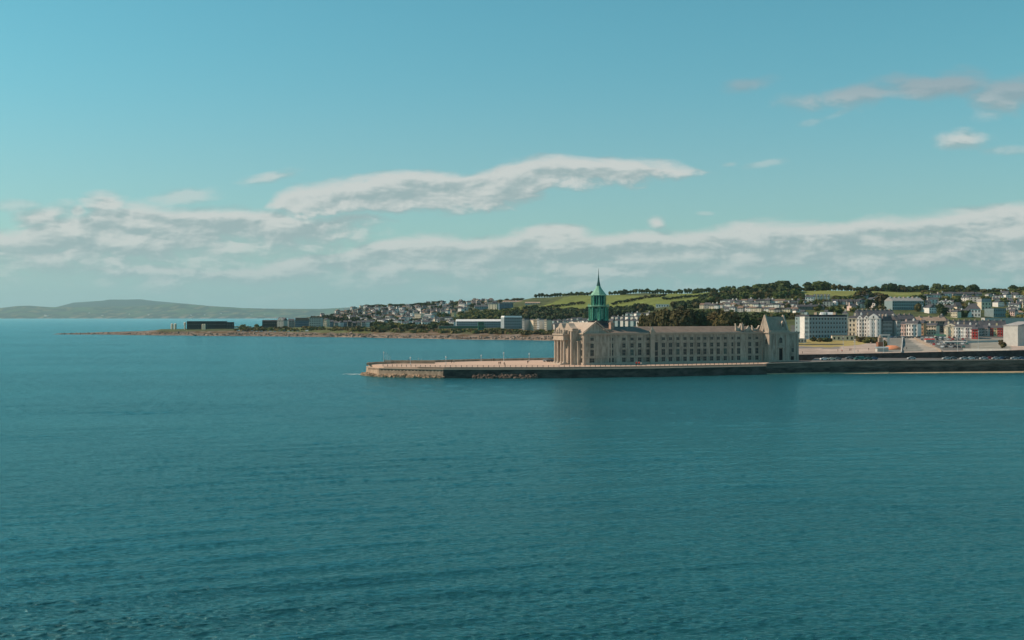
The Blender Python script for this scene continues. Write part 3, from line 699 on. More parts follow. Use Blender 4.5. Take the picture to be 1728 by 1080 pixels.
# rock armour at the foot of the wall
def rocks(name, pl, n, d, zt, m, s0=.7, s1=1.7, seed=1):
    r_ = random.Random(seed); mb = MB(); pts = along(pl, .5)
    for k in range(n):
        p, t = r_.choice(pts); nn = Vector((t.y, -t.x)); o = r_.uniform(0, 1)
        c = p+nn*(o*d); s = r_.uniform(s0, s1); z = zt*(1-o)+r_.uniform(-.5, .3)
        M = Matrix.Rotation(r_.uniform(0, 6.3), 3, Vector((r_.uniform(-1,1), r_.uniform(-1,1), r_.uniform(-1,1))).normalized())
        vs = [M @ Vector((x*s*r_.uniform(.7, 1.1), y*s*r_.uniform(.6, 1), z_*s*r_.uniform(.5, .9)))*.6+Vector((c.x, c.y, z)) for x in (-1,1) for y in (-1,1) for z_ in (-1,1)]
        mb.faces(vs, [(0,1,3,2),(4,6,7,5),(0,4,5,1),(2,3,7,6),(0,2,6,4),(1,5,7,3)])
    return mb.build(name, m)
m_rock = mat('tawny_rock', (.32, .225, .15), .95, .35, .5)
tag(rocks('rubble', fr[0:5], 480, 1.8, .5, m_rock, seed=3), kind='stuff')
i0 = [W2(800, 563), W2(905, 563)]
tag(rocks('fallen_rubble', i0, 260, 3.0, 1.6, mat('grey_brown_rock', (.12, .09, .072), .95, .35, .5), .5, 1.3, seed=4), kind='stuff')
# ================================================================ harbour road to the right of the building
Qf = [(1293, 601), (1400, 609), (1500, 616), (1728, 624), (2300, 640)]
qf = [W2(*p) for p in Qf]
m_road = mat('worn_asphalt', (.12, .115, .11), .9, .15, .2)
mb = MB(); mb.prism([W2(1293, 602.5)]+[(x, y+1.5) for x, y in qf[1:]]+[W2(2300, 666), W2(1345, 666), W2(1345, 770), W2(1300, 770)], -2, 4.6)
mb.prism([W2(1366, 608.4)]+[(x, y+1.51) for x, y in qf[1:]]+[W2(2300, 665.9), W2(1375, 665.9)], 4.5, 6.0)
road = mb.build('harbour_road', m_road); tag(road, kind='structure')
sw = empty('sea_wall', (0, 0, 0), 0, 'long dark sea wall with pale coping beside the cars right of the building', 'sea wall')
mb = MB(); zt = [5.3, 6.0, 6.15, 6.3, 6.4]
for k in range(len(qf)-1):
    a, b_ = qf[k], qf[k+1]; za, zb = zt[k], zt[k+1]
    mb.faces([(a[0], a[1], -2), (b_[0], b_[1], -2), (b_[0], b_[1]+1.45, -2), (a[0], a[1]+1.45, -2), (a[0], a[1], za), (b_[0], b_[1], zb), (b_[0], b_[1]+1.45, zb), (a[0], a[1]+1.45, za)], [(0,1,5,4),(1,2,6,5),(2,3,7,6),(3,0,4,7),(4,5,6,7)])
mb.build('wall', mat('brown_sea_wall', (.16, .112, .088), .9, .55, .2, bump=.6, stretch=(.4, 1, 3.0)), sw)
mb = MB()
for k in range(len(qf)-1):
    a, b_ = qf[k], qf[k+1]
    mb.faces([(a[0], a[1]-.35, -2), (b_[0], b_[1]-.35, -2), (b_[0], b_[1]-.004, -2), (a[0], a[1]-.004, -2), (a[0], a[1]-.25, 3.0), (b_[0], b_[1]-.25, 2.6), (b_[0], b_[1]-.004, 2.9), (a[0], a[1]-.004, 3.3)], [(0,1,5,4),(1,2,6,5),(2,3,7,6),(3,0,4,7),(4,5,6,7)])
mb.build('wet_footing', m_quayd, sw)
mb = MB()
for k in range(len(qf)-1):
    a, b_ = qf[k], qf[k+1]; za, zb = zt[k]+.003, zt[k+1]+.003
    mb.faces([(a[0], a[1]-.15, za), (b_[0], b_[1]-.15, zb), (b_[0], b_[1]+1.6, zb), (a[0], a[1]+1.6, za), (a[0], a[1]-.15, za+.25), (b_[0], b_[1]-.15, zb+.25), (b_[0], b_[1]+1.6, zb+.25), (a[0], a[1]+1.6, za+.25)], [(0,1,5,4),(1,2,6,5),(2,3,7,6),(3,0,4,7),(4,5,6,7)])
mb.build('coping', m_trim, sw)
mb = MB()
bp = [W2(1296, 598.5), W2(1400, 604.5), W2(1500, 610), W2(1728, 617), W2(2300, 633)]
for k in range(4):
    a, b_ = bp[k], bp[k+1]; c_, d_ = qf[k+1], qf[k]
    mb.face([(a[0], a[1]+1, -.3), (b_[0], b_[1]+1, -.3), (c_[0], c_[1]-.36, .75), (d_[0], d_[1]-.36, .45)])
tag(mb.build('beach', mat('wet_sand', (.46, .33, .20), .9, .1, .2)), kind='structure')
rw = empty('retaining_wall', (0, 0, 0), 0, 'dark retaining wall behind the parked cars, below the paved promenade', 'wall')
mb = MB(); L_ = [(1341, 7.3), (1400, 7.6), (1520, 8.4), (1728, 9.9), (2300, 10.1)]
for (a, za), (b_, zb) in zip(L_, L_[1:]):
    x0, x1 = wx(a, 668), wx(b_, 668)
    mb.faces([(x0, 666.1, 4), (x1, 666.1, 4), (x1, 669, 4), (x0, 669, 4), (x0, 667, za+.5), (x1, 667, zb+.5), (x1, 669, zb+.5), (x0, 669, za+.5)], [(0,1,5,4),(1,2,6,5),(2,3,7,6),(3,0,4,7),(4,5,6,7)])
mb.build('wall', mat('blackened_wall', (.045, .04, .038), .9, .4, .4, bump=.6), rw)
# ================================================================ town
def P(c, n=None, r=.85, v=.1, s=.4): return mat(n or 'render', c, r, v, s)
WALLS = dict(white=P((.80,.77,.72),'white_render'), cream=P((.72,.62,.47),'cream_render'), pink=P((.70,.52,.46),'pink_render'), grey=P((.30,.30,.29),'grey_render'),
  teal=P((.23,.31,.32),'shaded_blue_render'), stone=P((.34,.27,.21),'brown_stone'), dark=P((.03,.036,.04),'dark_cladding'), orange=P((.66,.38,.20),'orange_render'),  # teal: the hotel front's shade is in this colour; other bluish walls share it
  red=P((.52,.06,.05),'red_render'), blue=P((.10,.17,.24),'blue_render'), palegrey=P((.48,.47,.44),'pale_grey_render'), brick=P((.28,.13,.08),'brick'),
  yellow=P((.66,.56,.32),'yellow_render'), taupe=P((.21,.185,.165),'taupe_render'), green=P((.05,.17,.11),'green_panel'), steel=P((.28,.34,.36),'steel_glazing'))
ROOFS = dict(slate=P((.085,.085,.095),'slate_roof',.7,.2), brown=P((.19,.13,.10),'brown_roof',.8,.2), lightgrey=P((.33,.32,.31),'grey_roof',.8,.12), tanr=P((.36,.26,.20),'tan_tiles',.8,.15),
  whiter=P((.74,.74,.72),'white_roof',.5,.05), darkr=P((.035,.035,.04),'dark_roof',.8,.2))
_wc = {}
HB = []
def small_win(w_, h_):
    k = (round(w_, 1), round(h_, 1))
    if k not in _wc:
        mb = MB(); mb.use(0).box(-w_/2, w_/2, -.05, .02, 0, h_)
        mb.use(1).box(-w_/2-.12, w_/2+.12, -.14, .01, -.16, -.001)
        _wc[k] = mb.mesh('window', [m_glass, WALLS['white']])
    return _wc[k]
def roof_on(root, W_, D, h, kind, m, rh, wallm, ov=.35):
    mb = MB()
    if kind == 'flat':
        mb.box(-W_/2-.2, W_/2+.2, -.2, D+.2, h, h+.35)
    elif kind == 'gable':
        mb.extrude([(-ov, h-.1), (-ov, h+.15), (D/2, h+rh+.2), (D+ov, h+.15), (D+ov, h-.1)], 'x', -W_/2-.15, W_/2+.15)
    elif kind == 'hip':
        k = min(D/2, W_/3)
        mb.faces([(-W_/2-ov, -ov, h), (W_/2+ov, -ov, h), (W_/2+ov, D+ov, h), (-W_/2-ov, D+ov, h), (-W_/2+k, D/2, h+rh), (W_/2-k, D/2, h+rh)], [(0,1,5,4),(2,3,4,5),(1,2,5),(3,0,4),(3,2,1,0)])
    elif kind == 'cross':      # gable end to the front
        mb.extrude([(-W_/2-ov, h-.1), (-W_/2-ov, h+.15), (0, h+rh+.2), (W_/2+ov, h+.15), (W_/2+ov, h-.1)], 'y', -.2, D+.2)
    elif kind == 'mansard':
        mb.faces([(-W_/2-.1, -.1, h), (W_/2+.1, -.1, h), (W_/2+.1, D+.1, h), (-W_/2-.1, D+.1, h), (-W_/2+.8, .9, h+rh), (W_/2-.8, .9, h+rh), (W_/2-.8, D-.9, h+rh), (-W_/2+.8, D-.9, h+rh)], [(0,1,5,4),(1,2,6,5),(2,3,7,6),(3,0,4,7),(4,5,6,7),(3,2,1,0)])
    r_ = mb.build('roof', m, root)
    return r_
def house(px0, px1, pb, pt, th, D, floors, cols, wall, roof, rk, label, cat='house', group=None, name='town_house', rf=.22, side=0, chim=0, gables=0, bays=0, Y=None, wins=True, trim=None, wh=.52, row=None, sink=3):
    """pb / pt: rows of the wall foot and of the roof top on the photograph; th: turn, + shows the left side"""
    mid = (px0+px1)/2; p = G(mid, pb) if Y is None else Vector((wx(mid, Y), Y, Hn(mid, Y)))
    if row is not None: p.y += (mid-row)*p.y/F*math.tan(R(th)); p.x = wx(mid, p.y); p.z = Zat(pb, p.y)
    Yd = p.y; tot = (px1-px0)*Yd/F; a = R(th); W_ = max(3, (tot-D*abs(math.sin(a)))/math.cos(a)) if row is None else tot/math.cos(a)+.1
    zb = Zat(pb, Yd) if Y is None else p.z
    H = (pb-pt)*Yd/F if Y is None else Zat(pt, Yd)-zb
    sh = 0 if row is not None else D*abs(math.sin(a))/2*(1 if th > 0 else -1)
    root = empty(name, (p.x+sh, Yd, zb), a, label, cat, group)
    rh = {'flat': .35, 'gable': H*rf, 'hip': H*rf, 'cross': H*rf, 'mansard': H*rf}[rk]; h = H-rh
    mb = MB(); mb.box(-W_/2, W_/2, 0, D, -sink, h)
    if rk == 'gable':
        for x in (-W_/2, W_/2): mb.extrude([(0, h-.2), (D/2, h+rh-.1), (D, h-.2)], 'x', x-(.0 if x < 0 else .12), x+(.12 if x < 0 else .0))
    if rk == 'cross': mb.extrude([(-W_/2, h-.2), (0, h+rh-.1), (W_/2, h-.2)], 'y', 0, D)
    HB.append((px0, px1, pt, pb, Yd))
    if wins == 'flat':
        mb.use(1)
        for i in range(floors):
            for j in range(cols):
                x = -W_/2+W_*(j+.5)/cols; mb.box(x-.45, x+.45, -.06, -.01, h/floors*(i+.3), h/floors*(i+.72))
    mb.build('wall', [WALLS[wall], m_glass], root)
    r_ = roof_on(root, W_, D, h, rk, ROOFS[roof], rh, WALLS[wall])
    for k in range(chim):
        x = -W_/2+W_*(k+.5)/chim; zr = h+rh*(.8 if rk in ('gable', 'hip', 'cross') else 1)
        mc = MB(); mc.box(x-.7, x+.7, D*.42, D*.62, zr-.5, zr+1.9); mc.lathe(x-.3, D*.5, [(.18, zr+1.9), (.15, zr+2.5)], 6); mc.lathe(x+.3, D*.5, [(.18, zr+1.9), (.15, zr+2.5)], 6)
        mc.build('chimney', WALLS['stone' if k % 2 else wall], r_)
    for k in range(gables):
        x = -W_/2+W_*(k+.5)/gables; gw = W_/gables*.40
        mg = MB(); mg.use(0).extrude([(x-gw, h-.1), (x-gw, h+rh*.25), (x, h+rh*.95), (x+gw, h+rh*.25), (x+gw, h-.1)], 'y', -.25, D*.35); mg.use(1).box(x-.5, x+.5, -.3, -.24, h+.1, h+rh*.45)
        mg.build('front_gable', [WALLS[trim or wall], m_glass], root)
    fh = h/floors; cw = W_/max(cols, 1)
    for k in range(bays):
        x = -W_/2+W_*(k+.5)/bays; bw = W_/bays*.28
        mq = MB(); mq.prism([(x-bw, -.01), (x-bw*.6, -1.2), (x+bw*.6, -1.2), (x+bw, -.01)], 0, h*.93); mq.build('bay', WALLS[trim or wall], root)
    if wins is True:
        wm = small_win(min(1.5, cw*.40), fh*wh)
        for i in range(floors):
            for j in range(cols):
                x = -W_/2+cw*(j+.5); y = 0
                if bays:
                    bx = -W_/2+W_*(int((x+W_/2)/(W_/bays))+.5)/bays
                    if abs(x-bx) < W_/bays*.17: y = -1.2
                link('window', wm, root, (x, y, i*fh+fh*.26))
        ns = side
        for i in range(floors):
            for j in range(ns):
                link('window', wm, root, ((-W_/2 if th > 0 else W_/2), D*(j+.5)/ns, i*fh+fh*.26), R(-90) if th > 0 else R(90))
    if floors > 2 and rk != 'flat' or name == 'hotel':
        mb = MB(); mb.box(-W_/2-.3, W_/2+.3, -.5, -.003, h-.45, h-.11); mb.box(-W_/2-.1, W_/2+.1, -.2, -.004, fh*.98, fh*1.06)
        mb.build('cornice', WALLS[trim or 'white' if wall in ('white', 'teal') else (trim or wall)], root)
    return root
# ---- sea front: the big hotels and the terraces
house(1346,1434,571,531,24,19,5,13,'teal','darkr','mansard','large five storey hotel, shade painted in as blue-grey, right of the stone building','hotel',name='hotel',side=4,rf=.09,chim=4,trim='white',wh=.5)  # shade on the front is put into the wall colour
t = house(1352,1365,572,533.5,26,6,5,3,'white','lightgrey','flat','narrow white block added as the sunlit left end of the blue-grey hotel','hotel',name='hotel',wh=.5)  # white block stands in for sunlight on the hotel's left end
house(1433,1449,568,533,-26,12,4,3,'cream','slate','mansard','cream four storey house between the blue-grey hotel and white gabled hotel','house','houses along the sea front',name='guest_house',rf=.12,chim=1,row=1433)
house(1447,1466,568.5,532,-26,14,5,5,'white','slate','mansard','white sea front hotel with front gables beside the cream house','hotel','houses along the sea front',name='hotel',gables=2,rf=.16,bays=2,chim=2,row=1433)
house(1465,1483,569,529,-24,15,5,4,'white','slate','hip','white ornate hotel with a round-topped turret on its roof','hotel','houses along the sea front',name='hotel',gables=1,rf=.2,bays=2,row=1433)
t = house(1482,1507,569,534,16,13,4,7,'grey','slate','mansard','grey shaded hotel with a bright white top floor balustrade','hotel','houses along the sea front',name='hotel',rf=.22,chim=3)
house(1506,1520,569,532,18,12,4,3,'palegrey','slate','gable','pale grey house with tall white twin chimneys beside the road','house','houses along the sea front',name='town_house',chim=2,rf=.25)
house(1520,1532,567,542,-38,10,3,4,'pink','slate','gable','pale pink three storey terrace house nearest the paved ramp','house','painted terrace right of the ramp',rf=.2,bays=1,chim=1,row=1523)
house(1531,1546,567,541,-38,10,3,4,'white','slate','gable','white terrace house with a red shop front beneath it','house','painted terrace right of the ramp',rf=.2,bays=1,chim=1,row=1523)
house(1546,1557,565,540,-34,10,3,3,'orange','slate','gable','orange and yellow painted terrace house with red brick chimney','house','painted terrace right of the ramp',rf=.22,chim=1,row=1523)
house(1556,1565,565,544,10,9,3,3,'palegrey','slate','gable','pale blue-grey narrow house between orange house and cream pair','house','painted terrace right of the ramp',rf=.24,chim=1,row=1523)
house(1564,1578,565,545,-36,10,3,4,'cream','slate','gable','pair of cream and peach terrace houses left of the shaded brown block','house','painted terrace right of the ramp',rf=.22,chim=2,row=1523)
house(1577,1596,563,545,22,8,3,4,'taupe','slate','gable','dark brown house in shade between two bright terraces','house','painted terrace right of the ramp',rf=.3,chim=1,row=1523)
house(1595,1612,570,546,-32,12,3,4,'cream','slate','gable','cream terrace with yellow tint, left end of the long white row','house','long white row above the car park',rf=.2,bays=2,chim=2,gables=1,row=1599)
house(1611,1628,570,547,-32,12,3,5,'white','slate','gable','white terrace at the middle of the long white row above the car park','house','long white row above the car park',rf=.2,bays=2,chim=2,row=1599)
house(1627,1643,570,548,-32,12,3,5,'white','slate','gable','white terrace at the right end of the long white row, beside the red house','house','long white row above the car park',rf=.2,bays=2,chim=1,row=1599)
house(1641,1649,571,552,-25,8,3,2,'red','slate','gable','small bright red house front at the end of the white row','house','long white row above the car park',rf=.2,row=1599)
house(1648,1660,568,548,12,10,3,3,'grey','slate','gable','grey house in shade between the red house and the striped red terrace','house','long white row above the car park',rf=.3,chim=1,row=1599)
for k, (c, lb) in enumerate([('pink','pink and white house at the left of the red striped terrace'),('white','white house second in the red striped terrace'),('red','red house third in the red striped terrace'),('yellow','yellow house in the red striped terrace between two red ones'),('red','red house last in the red striped terrace')]):
    house(1659+k*6.3,1666+k*6.3,567,549,-28,7,3,2,c,'slate','gable',lb,'house','red striped terrace',rf=.25,chim=k % 2,row=1660)
house(1690,1699,568,549,8,9,3,2,'blue','slate','gable','dark blue narrow house at the right end of the red striped terrace','house','red striped terrace',rf=.25,row=1660)
house(1699,1775,591,543,24,12,3,0,'palegrey','lightgrey','cross','tall cream gable-ended hall at the right edge with dark shaded front','hall',name='hall',Y=775,rf=.16,wins=False)
# low garden pavilion and walls in front of the hotels
house(1405,1442,575,566,-6,6,1,5,'cream','tanr','flat','low tan pavilion wall in front of the blue-grey hotel','pavilion',name='pavilion',wh=.5)
house(1342,1362,579,571,-8,5,1,4,'palegrey','lightgrey','flat','low pale garden building behind the right end of the stone building','pavilion',name='pavilion',wh=.5)
# ---- behind the front
house(1385,1411,560,527,10,12,2,0,'palegrey','whiter','gable','pale sloping roofed hall rising above the blue-grey hotel','hall',name='hall',Y=1120,wins=False,rf=.3)
house(1422,1436,556,524.5,-20,10,3,3,'cream','slate','hip','cream villa with wide eaves standing behind the hotels','villa',name='villa',Y=1130,rf=.15,chim=1)
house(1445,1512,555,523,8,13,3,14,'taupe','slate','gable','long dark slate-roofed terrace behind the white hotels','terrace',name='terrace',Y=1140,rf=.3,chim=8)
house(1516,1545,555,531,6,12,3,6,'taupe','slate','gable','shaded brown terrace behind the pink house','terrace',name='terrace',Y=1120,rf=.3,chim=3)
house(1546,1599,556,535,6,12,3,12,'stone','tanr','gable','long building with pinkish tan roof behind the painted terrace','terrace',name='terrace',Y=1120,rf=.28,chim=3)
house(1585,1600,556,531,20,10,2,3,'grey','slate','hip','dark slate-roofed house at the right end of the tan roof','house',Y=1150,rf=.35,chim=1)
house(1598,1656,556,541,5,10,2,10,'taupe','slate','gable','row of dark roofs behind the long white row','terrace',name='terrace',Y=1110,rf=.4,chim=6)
house(1656,1700,556,541,-6,10,2,8,'grey','slate','gable','dark roofed row behind the red striped terrace','terrace',name='terrace',Y=1100,rf=.4,chim=4)
house(1660,1740,545,536,4,8,2,0,'palegrey','lightgrey','flat','long pale grey wall-like building below the hillside trees at far right','building',name='long_building',Y=1210,wins=False)
house(1496,1562,525,502,18,16,3,14,'teal','lightgrey','gable','long grey-green terrace with a bright cream gable end on the hillside','terrace',name='terrace',Y=1440,side=0,rf=.28,chim=7)
house(1584,1612,519,506.5,-25,9,2,5,'white','slate','gable','white gabled house high on the hillside above dark trees','house',rf=.3,gables=2,chim=1)
house(1612,1624,524,510,12,9,2,2,'cream','slate','gable','dark roofed house with cream wall on the hillside','house',rf=.55)
house(1630,1659,535,512,-22,11,2,5,'white','slate','hip','large white house with slate hip roof and two pale chimneys','house',rf=.42,chim=2,gables=0)
house(1652,1674,523,504,14,10,2,3,'cream','lightgrey','mansard','cream square house with wide pale flat roof on the hillside','house',rf=.3)
house(1663,1702,535,520,34,12,2,7,'teal','slate','flat','blue-grey flat-roofed block with a bright white left end','block',name='block_of_flats')
house(1712,1740,531,524,-14,9,1,4,'cream','tanr','hip','low cream bungalow at the right edge of the hillside','bungalow',name='bungalow',rf=.45)
for k in range(9):
    house(1602+k*6.2,1608.5+k*6.2,500,492.5+.3*(k % 3),(-12,8,-6)[k % 3],8,2,2,('grey','palegrey','grey')[k % 3],'slate','gable','small grey slate-roofed house in the row just under the hilltop at right','house','row of grey houses under the hilltop',rf=.45)
for k in range(5):
    house(1373+k*5.8,1379+k*5.8,505.5,496.5,-14,8,2,2,'white','slate','gable','small white gabled house in the short row high below the crest','house','short white row below the crest',rf=.42,gables=1)
for k in range(8):
    house(1404+k*6,1410+k*6,514+.2*k,505,-8 if k % 2 else 10,8,2,2,('grey','palegrey','taupe','white')[k % 4],'slate','gable','small %s slate-roofed house, %s from left in the mixed row above the hotel' % (('dark grey','pale grey','brown','white')[k % 4], ('first','second','third','fourth','fifth','sixth','seventh','eighth')[k]),'house','mixed row above the hotel',rf=.42)
house(1404,1416,516,508,-32,8,2,3,'white','whiter','hip','small white house with pale roof left of the mixed row','house',rf=.3)
house(1340,1392,523,514,8,9,2,9,'taupe','slate','gable','low dark terrace between trees above the stone tower','terrace',name='terrace',rf=.4,chim=4)
for k, (a, b_, c, d, wl) in enumerate([(1345,1353,511,504,'palegrey'),(1354,1361,512,505,'white'),(1391,1401,531,523,'palegrey'),(1340,1348,529,521,'white'),(1350,1362,531,523,'palegrey'),(1425,1437,521,515,'cream'),(1366,1374,519,512,'palegrey')]):
    house(a,b_,c,d,(-25,15)[k % 2],8,2,2,wl,'slate','gable','small %s house among the hillside trees, %s' % (('pale grey','white','pale grey','white','pale grey','cream','pale grey')[k], ('beside the white gabled row','left of the white gabled row','above the sloping roofed hall','just right of the steep stone roof','above the blue-grey hotel','above the cream villa','below the white gabled row')[k]),'house','scattered houses right of the tower',rf=.4)
# ---- the white terraces between the dark trees and the hill wood
r_ = random.Random(11)
GB = 'terraces above the dark trees'
CN = {'white':'white','palegrey':'pale grey','cream':'cream','grey':'dark grey','taupe':'brown','teal':'blue-grey'}
for base, x0, x1, ht, wh_ in ((521,1181,1216,10,'at the left end above the dark trees'),(513,1216,1262,7,'in the upper left row above the dark trees'),(519.5,1216,1275,8.5,'in the middle left row above the dark trees'),(526,1222,1296,8.5,'in the lowest row above the dark trees'),(511.5,1262,1296,7,'in the topmost row below the hilltop wood'),(519,1276,1334,8,'in the row above and left of the steep stone roof'),(527,1298,1340,8,'in the row just above the steep stone roof'),(512,1298,1336,6,'in the short row under the wood, above the steep roof')):
    x = x0; th = -34
    while x < x1:
        w_ = r_.uniform(6, 9.5); c = r_.choice(['white','white','white','white','cream','palegrey','grey'])
        house(x,x+w_+.6,base+r_.uniform(-.5,.5),base-ht+r_.uniform(-1.6,1.4),th,6,2,2,c,r_.choice(['slate','slate','darkr','brown']),r_.choice(['gable','gable','cross','hip']),'small %s house %s' % (CN[c], wh_),'house',GB,rf=r_.uniform(.26,.44),chim=1 if r_.random() < .4 else 0,wins='flat',row=x0+14+(x-x0)//30*30,sink=7)
        x += w_
house(1107,1131,518.5,513.5,-14,12,1,5,'white','whiter','flat','low white flat-roofed building alone below the green field','building',name='low_building')
# ---- the blue-white town seen either side of the green tower
GC = 'blue-white rows behind the green tower'
for base, x0, x1, ht, wh_ in ((556,926,992,11,'in the front row above the columned portico'),(549,932,1000,9,'in the middle row above the portico'),(543.5,940,996,7,'in the back row left of the green tower'),(552,1028,1100,14,'in the front row right of the green tower'),(541,1032,1095,8,'in the middle row right of the green tower'),(534.5,1056,1098,7,'in the back row right of the green tower')):
    x = x0; th = r_.choice([14, 18])
    while x < x1:
        w_ = r_.uniform(6.5, 11); c = r_.choice(['teal','palegrey','palegrey','white'])
        house(x,x+w_+.5,base,base-ht+r_.uniform(-1.3,1.0),th if r_.random() < .75 else -26,9,3,3,c,'slate','gable','narrow %s house %s' % (CN[c], wh_),'house',GC,rf=.25,chim=1 if r_.random() < .5 else 0,wins='flat')
        x += w_
# ---- far shore, left of the stone building
for k in range(4):
    house(881+k*12.5,894+k*12.5,558,537.5+(k % 2),-34 if k != 1 else 24,13,5,4,('palegrey','cream','white','cream')[k],'slate','mansard',['pale grey flats beside the long glass building on the far shore','cream flats, second in the row on the far shore','white flats, third in the row on the far shore','cream flats in the row just left of the columned portico'][k],'block of flats','flats on the far shore',name='block_of_flats',rf=.1,gables=2)
house(768,848,554,539,6,22,3,20,'steel','whiter','gable','long glass and white roofed building on the far shore','pavilion',name='long_building',rf=.22,wh=.6)
house(740,820,554.5,550,5,12,1,14,'green','green' if False else 'lightgrey','flat','low green fronted building at the left of the long glass building','pavilion',name='long_building')
house(845,881,555,533,14,20,4,10,'steel','whiter','mansard','grey gridded block with white pitched top right of the long glass building','block of flats',name='block_of_flats',rf=.12,wh=.62)
house(806,817,551,543,4,10,2,2,'green','darkr','flat','dark green entrance block in the long glass building','pavilion',name='entrance_block',Y=1660)
house(312,380,555.5,542,9,30,2,18,'dark','darkr','flat','long black flat-topped building near the tip of the far headland','building',name='long_building',wh=.35)
house(380,394,555,543.5,9,14,2,3,'dark','slate','flat','small dark block joined to the right of the long black building','building',name='block_of_flats')
house(441,468,553,540,8,14,2,8,'dark','darkr','gable','dark low building left of the white gabled house on the far shore','building',name='low_building',rf=.15)
house(467,484,553,536,-24,13,4,4,'palegrey','slate','gable','pale tall house with dark pointed roof on the far shore','house',name='guest_house',rf=.28,gables=1)
house(484,497,553,538,14,12,4,4,'grey','slate','gable','grey tall house beside the pale pointed house on the far shore','house',name='guest_house',rf=.2)
house(496,521,552,536,10,13,4,7,'blue','brown','mansard','blue-grey block with pinkish upper floor on the far shore','block of flats',name='block_of_flats',rf=.3)
house(522,543,552,536,-6,14,4,6,'palegrey','lightgrey','flat','grey square gridded block on the far shore','block of flats',name='block_of_flats',wh=.6)
house(546,555,552,537,-20,10,4,2,'cream','slate','gable','cream tall house right of the grey gridded block','house',name='guest_house',rf=.12)
for k in range(9):
    a = 555+k*7.6
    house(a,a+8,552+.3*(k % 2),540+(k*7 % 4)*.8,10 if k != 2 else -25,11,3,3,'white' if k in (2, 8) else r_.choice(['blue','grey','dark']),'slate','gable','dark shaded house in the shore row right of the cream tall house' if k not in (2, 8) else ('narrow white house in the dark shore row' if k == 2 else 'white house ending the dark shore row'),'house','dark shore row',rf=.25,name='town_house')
house(699,716,541,529,-30,12,4,5,'cream','lightgrey','flat','cream and white square building in the hillside town','building',name='block_of_flats')
house(715,733,543,530,-28,12,3,6,'white','lightgrey','gable','bright white villa right of the cream square building','villa',name='villa',rf=.15)
house(692,699,540,528,-30,7,3,1,'white','slate','flat','narrow white block standing in the hillside town','block of flats',name='block_of_flats')
house(762,769,535,527,-20,8,3,2,'yellow','tanr','flat','small yellow cube house among green trees','house')
house(824,842,522.5,513,-24,11,3,3,'cream','lightgrey','flat','cream square block high on the hill left of the green field','block of flats',name='block_of_flats')
house(841,866,521.5,511.5,10,12,3,8,'blue','slate','flat','blue-grey long block next to the cream block on the hill','block of flats',name='block_of_flats')
house(848,882,511,507.5,-5,10,1,6,'pink','tanr','gable','low pale pink roofed building near the hill crest','building',name='low_building',rf=.5)
house(886,912,513.5,509.5,-5,10,1,6,'palegrey','tanr','gable','long low pinkish roofed sheds near the hill crest','building',name='low_building',rf=.5)
house(800,824,523,515,6,12,2,6,'teal','slate','gable','pale grey-green terrace left of the cream block on the hill','terrace',name='terrace',rf=.3)
# tiny houses of the hillside town: one mesh each
def tiny(wm, rm, rk, seed):
    r2 = random.Random(seed); w_, d_, h_, rh = r2.uniform(7, 12), r2.uniform(7, 9), r2.uniform(5, 7.5), r2.uniform(2, 3.4)
    mb = MB(); mb.use(0).box(-w_/2, w_/2, 0, d_, -3, h_)
    mb.use(1)
    if rk == 'gable':
        mb.extrude([(-.3, h_-.1), (d_/2, h_+rh), (d_+.3, h_-.1)], 'x', -w_/2+.05, w_/2-.05); mb.use(0).box(-w_/2, -w_/2+.9, d_*.4, d_*.6, h_, h_+rh+1.2)
    else: mb.extrude([(-w_/2-.2, h_-.1), (0, h_+rh), (w_/2+.2, h_-.1)], 'y', .1, d_)
    mb.use(2)
    for i in range(2):
        for j in range(3): x = -w_/2+w_*(j+.5)/3; mb.box(x-.6, x+.6, -.06, -.01, .8+i*h_*.48, .8+i*h_*.48+1.5)
    return mb.mesh('small_house', [WALLS[wm], ROOFS[rm], m_glass])
TN = [tiny(c, rfm, k, i) for i, (c, rfm, k) in enumerate([('white','slate','gable'),('cream','slate','gable'),('palegrey','slate','x'),('grey','darkr','gable'),('stone','brown','gable'),('palegrey','brown','x'),('white','slate','x'),('taupe','slate','gable'),('pink','slate','gable')])]
kinds = ['white','cream','pale grey','grey','brown','pale grey','white','dark brown','pink']
n = 0; used = []
def tiny_at(px, py, ks, grp, where, sc=1.0, Y0=1500):
    p = G(px, py, Y0=Y0, Y1=3600)
    for q_ in used:
        if (q_-p).length < 11*sc: return False
    used.append(p.copy()); k = r_.choice(ks)
    o = link('small_house', TN[k], None, (p.x, p.y, p.z-.2), R(r_.choice([-35, -20, -10, 10, 20, 30, -50]))); o.scale = (sc*r_.uniform(.9, 1.25), sc, sc*r_.uniform(.85, 1.2))
    tag(o, 'tiny %s house %s' % (kinds[k], where), 'house', grp); return True
while n < 190:
    px = r_.uniform(540, 835); top = np.interp(px, [540, 600, 700, 835], [526, 519.5, 514, 508.5]); bot = np.interp(px, [540, 600, 690, 740, 790, 835], [540, 543, 541, 534, 525, 517])
    py = r_.uniform(top+.5, bot)
    if tiny_at(px, py, [0,0,1,2,3,3,4,5,6,7,7,8], 'packed hillside town across the bay', 'in the %s %s part of the hillside town across the bay' % ('upper' if py < (top+bot)/2 else 'lower', 'left' if px < 640 else 'middle' if px < 740 else 'right')): n += 1
    else: n += .05
n = 0
while n < 46:
    px = r_.uniform(600, 770); py = r_.uniform(540, 551)
    if tiny_at(px, py, [0,1,2,6], 'houses near the far shoreline', 'half hidden in trees near the far shoreline'): n += 1
    else: n += .1
def clear(px, py, m=3): return not any(a-m < px < b_+m and pt-2 < py < pb+6 for a, b_, pt, pb, Yh in HB)
n = 0; t_ = 0
